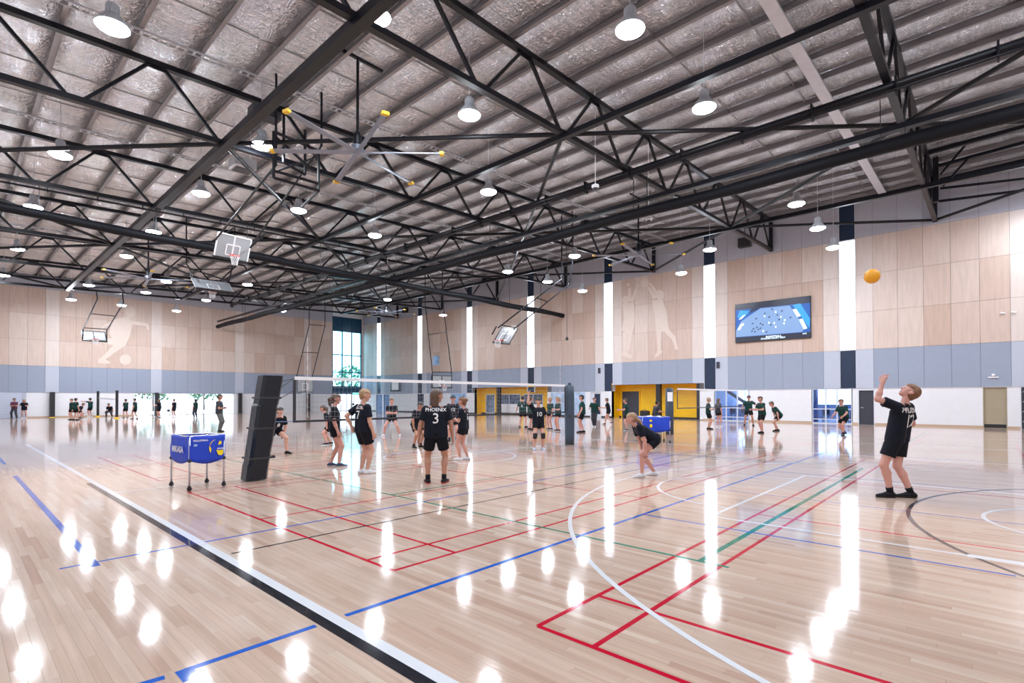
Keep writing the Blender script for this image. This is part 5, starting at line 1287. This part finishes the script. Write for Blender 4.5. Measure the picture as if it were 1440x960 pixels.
    # ---- shoes, socks, knee pads
    for i, (a, k_, an, fy) in enumerate(legs):
        z0 = max(0.0, float(an[2]) - .042 * S); fx_, fy2 = math.cos(fy), math.sin(fy); D_ = V(fx_, fy2, 0); L_ = V(-fy2, fx_, 0); b0 = V(an[0], an[1], z0)
        sp2 = [(b0 - D_ * .022 * S + V(0, 0, .020 * S), b0 + D_ * .03 * S + V(0, 0, .024 * S), .0255 * S, .027 * S), (b0 + D_ * .03 * S + V(0, 0, .02 * S), b0 + D_ * .098 * S + V(0, 0, .012 * S), .027 * S, .019 * S), (b0 + V(0, 0, .025 * S), an + V(0, 0, .012 * S), .026 * S, .025 * S, 1)]
        lo, hi = bounds(sp2, .01); lo[2] = z0 - h
        base = sdf(sp2, .01 * S); fn = lambda P, base=base, z0=z0: np.maximum(base(P), z0 + .001 - P[:, 2])
        v, fq = snet(fn, lo, hi, max(.008, h * .5)); zc = np.array([v[q][:, 2].mean() for q in fq]) if len(fq) else []
        lk('shoe', mesh_np('shoe', v, fq, [SH_[shoe], SOLE[sole]], (zc < z0 + .013 * S).astype(int)))
        if sock: u_ = (k_ - an); MB().tube(an + u_ * 0.02, an + u_ * .22, .0245 * S, .027 * S, 12).mesh; o = lk('sock', MB().tube(an + u_ * 0.02, an + u_ * .20, .0245 * S, .029 * S, 12).mesh('sock', SH_[sock], True))
        if knees: o = lk('knee_pad', MB().tube(k_ + (a - k_) * .18, k_, .045 * S, .044 * S, 14).tube(k_, k_ + (an - k_) * .20, .044 * S, .040 * S, 14).sphere(k_, .046 * S, 12).mesh('knee_pad', M_KNEE, True))
    # ---- hair (built in head space)
    hp = [((-.012, 0, .024), (.006, 0, .024), .0625, .058)]
    if style in ('long', 'pony', 'bun'): hp += [((-.03, 0, 0), (-.034, 0, -.03), .045, .034)]
    if style == 'long': hp += [((-.026, s * .022, .0), (-.03, s * .026, -.085), .040, .033) for s in (1, -1)]
    if style == 'pony': hp += [((-.062, 0, .022), (-.092, 0, .0), .020, .021), ((-.092, 0, .0), (-.085, 0, -.065), .022, .018), ((-.085, 0, -.065), (-.06, 0, -.13), .018, .006)]
    if style == 'longpony': hp += [((-.03, 0, 0), (-.034, 0, -.02), .045, .034), ((-.062, 0, .012), (-.10, 0, -.015), .022, .023), ((-.10, 0, -.015), (-.145, 0, -.085), .024, .021), ((-.145, 0, -.085), (-.185, 0, -.16), .021, .007)]
    if style == 'bun': hp += [((-.07, 0, .035), (-.075, 0, .035), .024, .024)]
    if style == 'short': hp += [((-.030, 0, .0), (-.034, 0, -.018), .040, .034)]
    base = sdf(hp, .012)
    def fn(P):
        x, z = P[:, 0], P[:, 2]; al = np.minimum(x - (.006 if style != 'long' else .014), .040 - z - np.clip(x, 0, 1) * .25); return np.maximum(base(P), al)
    lo, hi = bounds(hp, .01); v, fq = snet(fn, lo, hi, max(.006, h * .55 / S)); v = (Hm @ (v * S).T).T + hc
    lk('hair', mesh_np('hair', v, fq, [HR[hair]]))
    if hair == 'cap':
        MBc = MB(); MBc.bar(H(.03, 0, .035), H(.098, 0, .026), .085 * S, .006 * S); lk('cap_brim', MBc.mesh('cap_brim', HR['cap']))
    # ---- printed numbers, laid onto the shirt
    if back or front:
        bvh = BVHTree.FromPolygons([tuple(q) for q in sv], [tuple(map(int, q)) for q in sf])
        for side, items in ((-1, back), (1, front)):
            for (txt, size, z) in (items or []):
                tv, tf = text_mesh(txt, size * S, bold=.0016); ok = {}; P_ = []
                dirv = Tt @ V(-side, 0, 0)
                for j, (x, y, zz) in enumerate(tv):
                    p = pel + Tt @ V(side * .3 * S, side * x, z * S + y)
                    loc_, n_, i_, d_ = bvh.ray_cast(Vector(p), Vector(dirv)); 
                    if loc_ is None: P_.append(tuple(p - Tt @ V(side * .2 * S, 0, 0)))
                    else: ok[j] = 1; P_.append(tuple(loc_ - Vector(dirv) * .006))
                tf = [q for q in tf if all(j in ok for j in q)]
                lk('shirt_print', MB().add(P_, tf).mesh('shirt_print', M_WHITE))
    return t

DOWN = (((0.05, 0.20, -1), (0.20, 0.02, -1)), ((0.05, -0.20, -1), (0.20, -0.02, -1)))
KNEES = (((0.35, 0.30, -0.95), (0.35, -0.15, -0.9)), ((0.35, -0.30, -0.95), (0.35, 0.15, -0.9)))
READY = (((0.45, 0.35, -0.8), (0.9, -0.15, 0.1)), ((0.45, -0.35, -0.8), (0.9, 0.15, 0.1)))
FOLD = (((0.25, 0.15, -1), (0.7, -0.9, 0.15)), ((0.25, -0.15, -1), (0.7, 0.9, 0.1)))
HIPS = (((-0.25, 0.75, -0.8), (0.15, -0.75, -0.5)), ((-0.25, -0.75, -0.8), (0.15, 0.75, -0.5)))
def at(px, py, k=1.0):
    p = U(px, py)
    if p.y > 58.9: k = 58.9 / p.y
    return (p.x * k, p.y * k)
A_ = 0.0115
# the near court, black team
person('boy in black serving at the right, head back looking up at the ball', at(1263, 699), 1.84, 122, lean=-10, head=(-46, 34), feet=((.03, .07), (-.07, -.07)), fyaw=(48, 44), skin='rosy', hair='ginger', style='short', shoe='black', sole='black', sock='black', h=A_, tw=0,
       arms=(((0.62, 0.62, 0.25), (0.0, -0.25, 1.0)), ((-0.15, -0.45, -0.9), (0.75, -0.25, -0.7))), back=[('WILSON', .062, .245), ('12', .16, .15)], wide=1.02)
person('boy with long brown hair and white number 3 on his black back', at(613, 679), 1.76, 97, head=(0, -62), feet=((0, .085), (0, -.085)), fyaw=(18, -24), skin='tan', hair='brown', style='long', shoe='black', sole='red', sock='black', h=A_,
       arms=(((0.02, 0.32, -1), (0.12, 0.14, -1)), ((0.02, -0.32, -1), (0.22, -0.12, -1))), back=[('PHOENIX', .052, .262), ('3', .155, .165)], wide=1.12)
person('fair-haired boy with white number 7, one hand behind his hip', at(510, 666), 1.79, 48, head=(4, -36), feet=((0.01, .05), (0.03, -.05)), fyaw=(8, -5), skin='fair', hair='blond', style='short', shoe='white', h=A_,
       arms=(((-0.75, 0.5, -0.7), (0.35, -0.2, -0.9)), ((0.05, -0.22, -1), (0.36, 0.05, -0.95))), back=[('ELLIS', .05, .262), ('7', .14, .17)])
person('girl in black with a ponytail and dark white-soled shoes, left of number 7', at(470, 656), 1.70, 20, head=(0, -8), feet=((-.05, .05), (0.06, -.05)), fyaw=(4, -4), skin='rosy', hair='brown', style='pony', bottom='short', shoe='navy', h=A_,
       arms=(((-0.05, 0.2, -1), (0.15, 0.1, -1)), ((-0.02, -0.2, -1), (0.35, 0.0, -1))), back=[('11', .12, .17)])
person('player in black almost hidden behind the ponytail girl', at(462, 625), 1.5, 200, lean=25, drop=.06, fwdp=-.05, feet=((.04, .09), (-.06, -.08)), skin='rosy', hair='brown', style='pony', shoe='black', h=.018, arms=KNEES, front=[('9', .12, .15)])
person('girl bending forward with hands at her knees, long blond ponytail', at(908, 670), 1.62, 182, lean=54, drop=.055, fwdp=-.11, head=(-28, 0), feet=((.07, .07), (-.14, -.10)), fyaw=(8, -12), skin='rosy', hair='blond', style='longpony', bottom='short', shoe='white', h=A_,
       arms=(((0.50, 0.12, -0.75), (0.70, -0.05, -0.6)), ((0.50, -0.12, -0.75), (0.62, 0.05, -0.7))))
person('girl in black with black knee pads facing the camera, one arm raised', at(757, 630, 0.965), 1.60, 282, head=(0, -20), feet=((0.0, .085), (0, -.085)), fyaw=(10, -12), skin='fair', hair='dark', style='bun', bottom='short', shoe='blue', knees=True, h=.0125,
       arms=(((0.05, 0.35, -1), (0.35, -0.1, -1)), ((0.15, -0.5, 0.55), (-0.05, 0.1, 1))), front=[('10', .12, .165)])
person('girl in black standing sideways with her arms folded, white shoes', at(652, 643, 0.955), 1.62, 165, feet=((0.04, .05), (-.05, -.06)), fyaw=(5, -5), skin='rosy', hair='ginger', style='bun', bottom='short', shoe='white', h=.0125, arms=FOLD, back=[('5', .13, .16)])
person('player in black and a dark cap behind number 3, to his right', at(637, 620), 1.69, 276, feet=((0, .08), (0.02, -.08)), skin='rosy', hair='cap', style='short', shoe='black', sole='black', sock='black', h=.014, arms=DOWN, front=[('12', .10, .17)])
person('dark-haired player stooping just left of number 3', at(586, 629), 1.6, 318, lean=20, drop=.05, fwdp=-.03, head=(8, 0), feet=((0, .09), (0.02, -.09)), skin='tan', hair='dark', style='short', shoe='black', sole='black', sock='black', h=.014, arms=KNEES, front=[('4', .10, .16)])
person('player in black standing with feet wide apart beyond the net', at(551, 613), 1.68, 272, drop=.05, feet=((0, .20), (0, -.20)), skin='rosy', hair='ginger', style='bun', bottom='short', shoe='white', h=.016, arms=FOLD)
person('girl in black crouching ready beside the leaning padded post', at(389, 638), 1.62, 318, lean=36, drop=.10, fwdp=-.08, head=(-18, 0), feet=((0.12, .13), (-.06, -.15)), fyaw=(18, -18), skin='fair', hair='dark', style='bun', bottom='short', shoe='black', sole='black', h=.0125, arms=KNEES, front=[('8', .11, .16)])
person('man in a dark polo and grey trousers watching from the far left court', at(308, 607), 1.80, 8, head=(0, 0), feet=((0, .05), (0.02, -.05)), skin='tan', hair='dark', style='short', shirt='polo', bottom='trousers', bcol='grey', shoe='black', sole='black', h=.016, arms=FOLD)
# far left, before the end wall
B_ = .026
person('adult in a maroon top with crossed arms at the far left edge', at(20, 588.5), 1.66, 290, feet=((0, .10), (0, -.10)), hair='dark', skin='tan', shirt='maroon', bottom='trousers', bcol='polo', shoe='black', h=B_, arms=FOLD)
person('girl in black next to the maroon top, far left', at(34, 587), 1.58, 300, hair='blond', style='long', skin='rosy', bottom='short', h=B_, arms=READY, head=(20, 0))
person('left player of the green pair by the left far column', at(101, 590), 1.62, 250, shirt='green', hair='brown', h=B_, arms=DOWN, shoe='black', sole='black')
person('right player of the green pair by the left far column', at(106, 590.5), 1.66, 80, shirt='green', hair='dark', h=B_, arms=DOWN, shoe='black', sole='black')
person('crouching player partly behind the green pair', at(112, 588), 1.6, 20, lean=35, drop=.14, fwdp=-.08, skin='rosy', hair='brown', h=B_, arms=KNEES, shoe='black')
person('green player with an arm stretched out by the far net post', at(127, 586), 1.68, 180, shirt='green', hair='dark', h=B_, arms=(((0.9, 0.2, 0.1), (1, 0.1, 0.1)), ((0.1, -0.2, -1), (0.2, 0, -1))), skin='rosy', shoe='white')
person('dark player crouched low under the far net', at(154, 586), 1.62, 280, lean=32, drop=.20, fwdp=-.12, feet=((.02, .14), (.02, -.14)), hair='dark', skin='tan', bottom='trousers', bcol='polo', h=B_, arms=KNEES, shoe='black')
person('green player standing right of the far net post', at(177, 587), 1.58, 170, shirt='green', hair='brown', skin='rosy', h=B_, arms=FOLD, feet=((.05, .06), (-.05, -.06)), shoe='black')
person('second green player right of the far net post, feet apart', at(190, 589), 1.64, 190, shirt='green', hair='dark', h=B_, arms=DOWN, feet=((.06, .08), (-.06, -.08)), shoe='black')
person('dark-clad player beside the second far column', at(224, 587), 1.58, 185, hair='brown', style='long', skin='rosy', h=B_, arms=READY, shoe='navy')
person('player alone in front of the bright glazing', at(245, 586.5), 1.58, 175, hair='brown', skin='rosy', h=B_, arms=DOWN, shoe='white')
person('long-haired player in dark leggings before the bright glazing', at(275, 587.5), 1.58, 165, hair='dark', style='long', skin='rosy', shirt='green', bottom='trousers', bcol='polo', h=B_, arms=DOWN, shoe='white')
# green team by the yellow recesses
G_ = .020
person('green player seen from behind in front of the left display window', at(735, 601), 1.72, 70, shirt='green', hair='dark', skin='rosy', style='short', h=G_, arms=(((0, .45, -.9), (.2, .3, -.9)), ((.2, -.45, -.9), (.4, -.2, -.9))), feet=((0, .10), (0, -.10)), shoe='black', sole='black', back=[('6', .12, .16)])
person('green player half hidden behind the raised arm of the knee-padded girl', at(746, 604), 1.66, 30, shirt='green', hair='brown', skin='rosy', h=G_, arms=DOWN, shoe='black', sole='black')
person('left of two green players left of the far padded post', at(774, 604), 1.62, 210, shirt='green', hair='blond', style='bun', skin='rosy', h=G_, arms=DOWN, bottom='short', shoe='black')
person('right of two green players left of the far padded post', at(785, 606), 1.64, 200, shirt='green', hair='blond', style='pony', skin='rosy', h=G_, arms=FOLD, bottom='short', shoe='black')
person('broad green player right of the far padded post, seen from the side', at(819, 608), 1.74, 175, shirt='green', hair='dark', skin='rosy', h=G_, arms=(((.15, .3, -1), (.45, .1, -1)), ((.15, -.3, -1), (.5, -.1, -1))), feet=((.05, .06), (-.04, -.06)), shoe='black', sole='black', wide=1.25)
person('player in green top and black leggings before the grey glass door', at(836, 600), 1.62, 250, shirt='green', hair='brown', style='bun', skin='rosy', bottom='trousers', bcol='polo', h=G_, arms=(((.1, .4, -.9), (.1, .4, -.9)), ((.1, -.4, -.9), (.9, .2, 0))), feet=((0, .02), (0, -.03)), shoe='white')
person('running player in dark top at the left foot of the yellow recess', at(856, 597), 1.6, 160, hair='brown', skin='rosy', h=G_, lean=8, arms=READY, feet=((.14, .04), (-.12, -.04)), lift=(0, .05), bottom='short', shoe='black')
person('green player before the charcoal door of the yellow recess', at(882, 605), 1.58, 170, shirt='green', hair='brown', skin='rosy', h=G_, arms=READY, lean=6, shoe='navy')
person('player in a dark cap behind the far ball cart', at(921, 603), 1.50, 20, hair='cap', style='short', skin='tan', shirt='polo', h=G_, arms=READY, lean=12, drop=.03, shoe='black')
person('left player of the pair standing right of the yellow recess', at(996, 602, 0.97), 1.60, 350, shirt='green', hair='blond', skin='fair', h=G_, arms=FOLD, shoe='black', sole='black', feet=((0, .05), (.03, -.05)))
person('right player of the pair standing right of the yellow recess', at(1010, 600), 1.56, 20, shirt='polo', hair='brown', style='long', skin='rosy', h=G_, arms=DOWN, bottom='short', shoe='white')
person('dark-skinned green player with arms out before the blue glazing', at(1053, 598.5), 1.72, 250, shirt='green', hair='dark', skin='tan', h=G_, arms=(((.2, .7, -.5), (.5, .6, -.4)), ((.2, -.5, -.8), (.6, -.1, -.3))), feet=((.02, .13), (0, -.13)), shoe='black', sole='black')
person('green player with brown hair in the middle of the right trio', at(1072, 609), 1.66, 190, shirt='green', hair='brown', skin='rosy', h=.017, arms=READY, lean=6, feet=((.05, .08), (-.06, -.10)), shoe='black', sole='black')
person('green player bending forward, rightmost of the trio by the white wall', at(1093, 606), 1.62, 172, shirt='green', hair='brown', skin='rosy', h=.017, arms=KNEES, lean=34, drop=.06, fwdp=-.07, feet=((.05, .06), (-.05, -.08)), shoe='black', sole='black')
person('ginger-haired green player running low before the dining room glass', at(1187, 612), 1.64, 200, shirt='green', hair='ginger', skin='rosy', h=.017, arms=(((.45, .3, -.7), (.9, -.1, -.3)), ((.45, -.3, -.7), (.9, .1, -.3))), lean=16, drop=.05, fwdp=-.02, feet=((.10, .06), (-.14, -.08)), lift=(0, .03), shoe='navy', sole='black', sock='black')
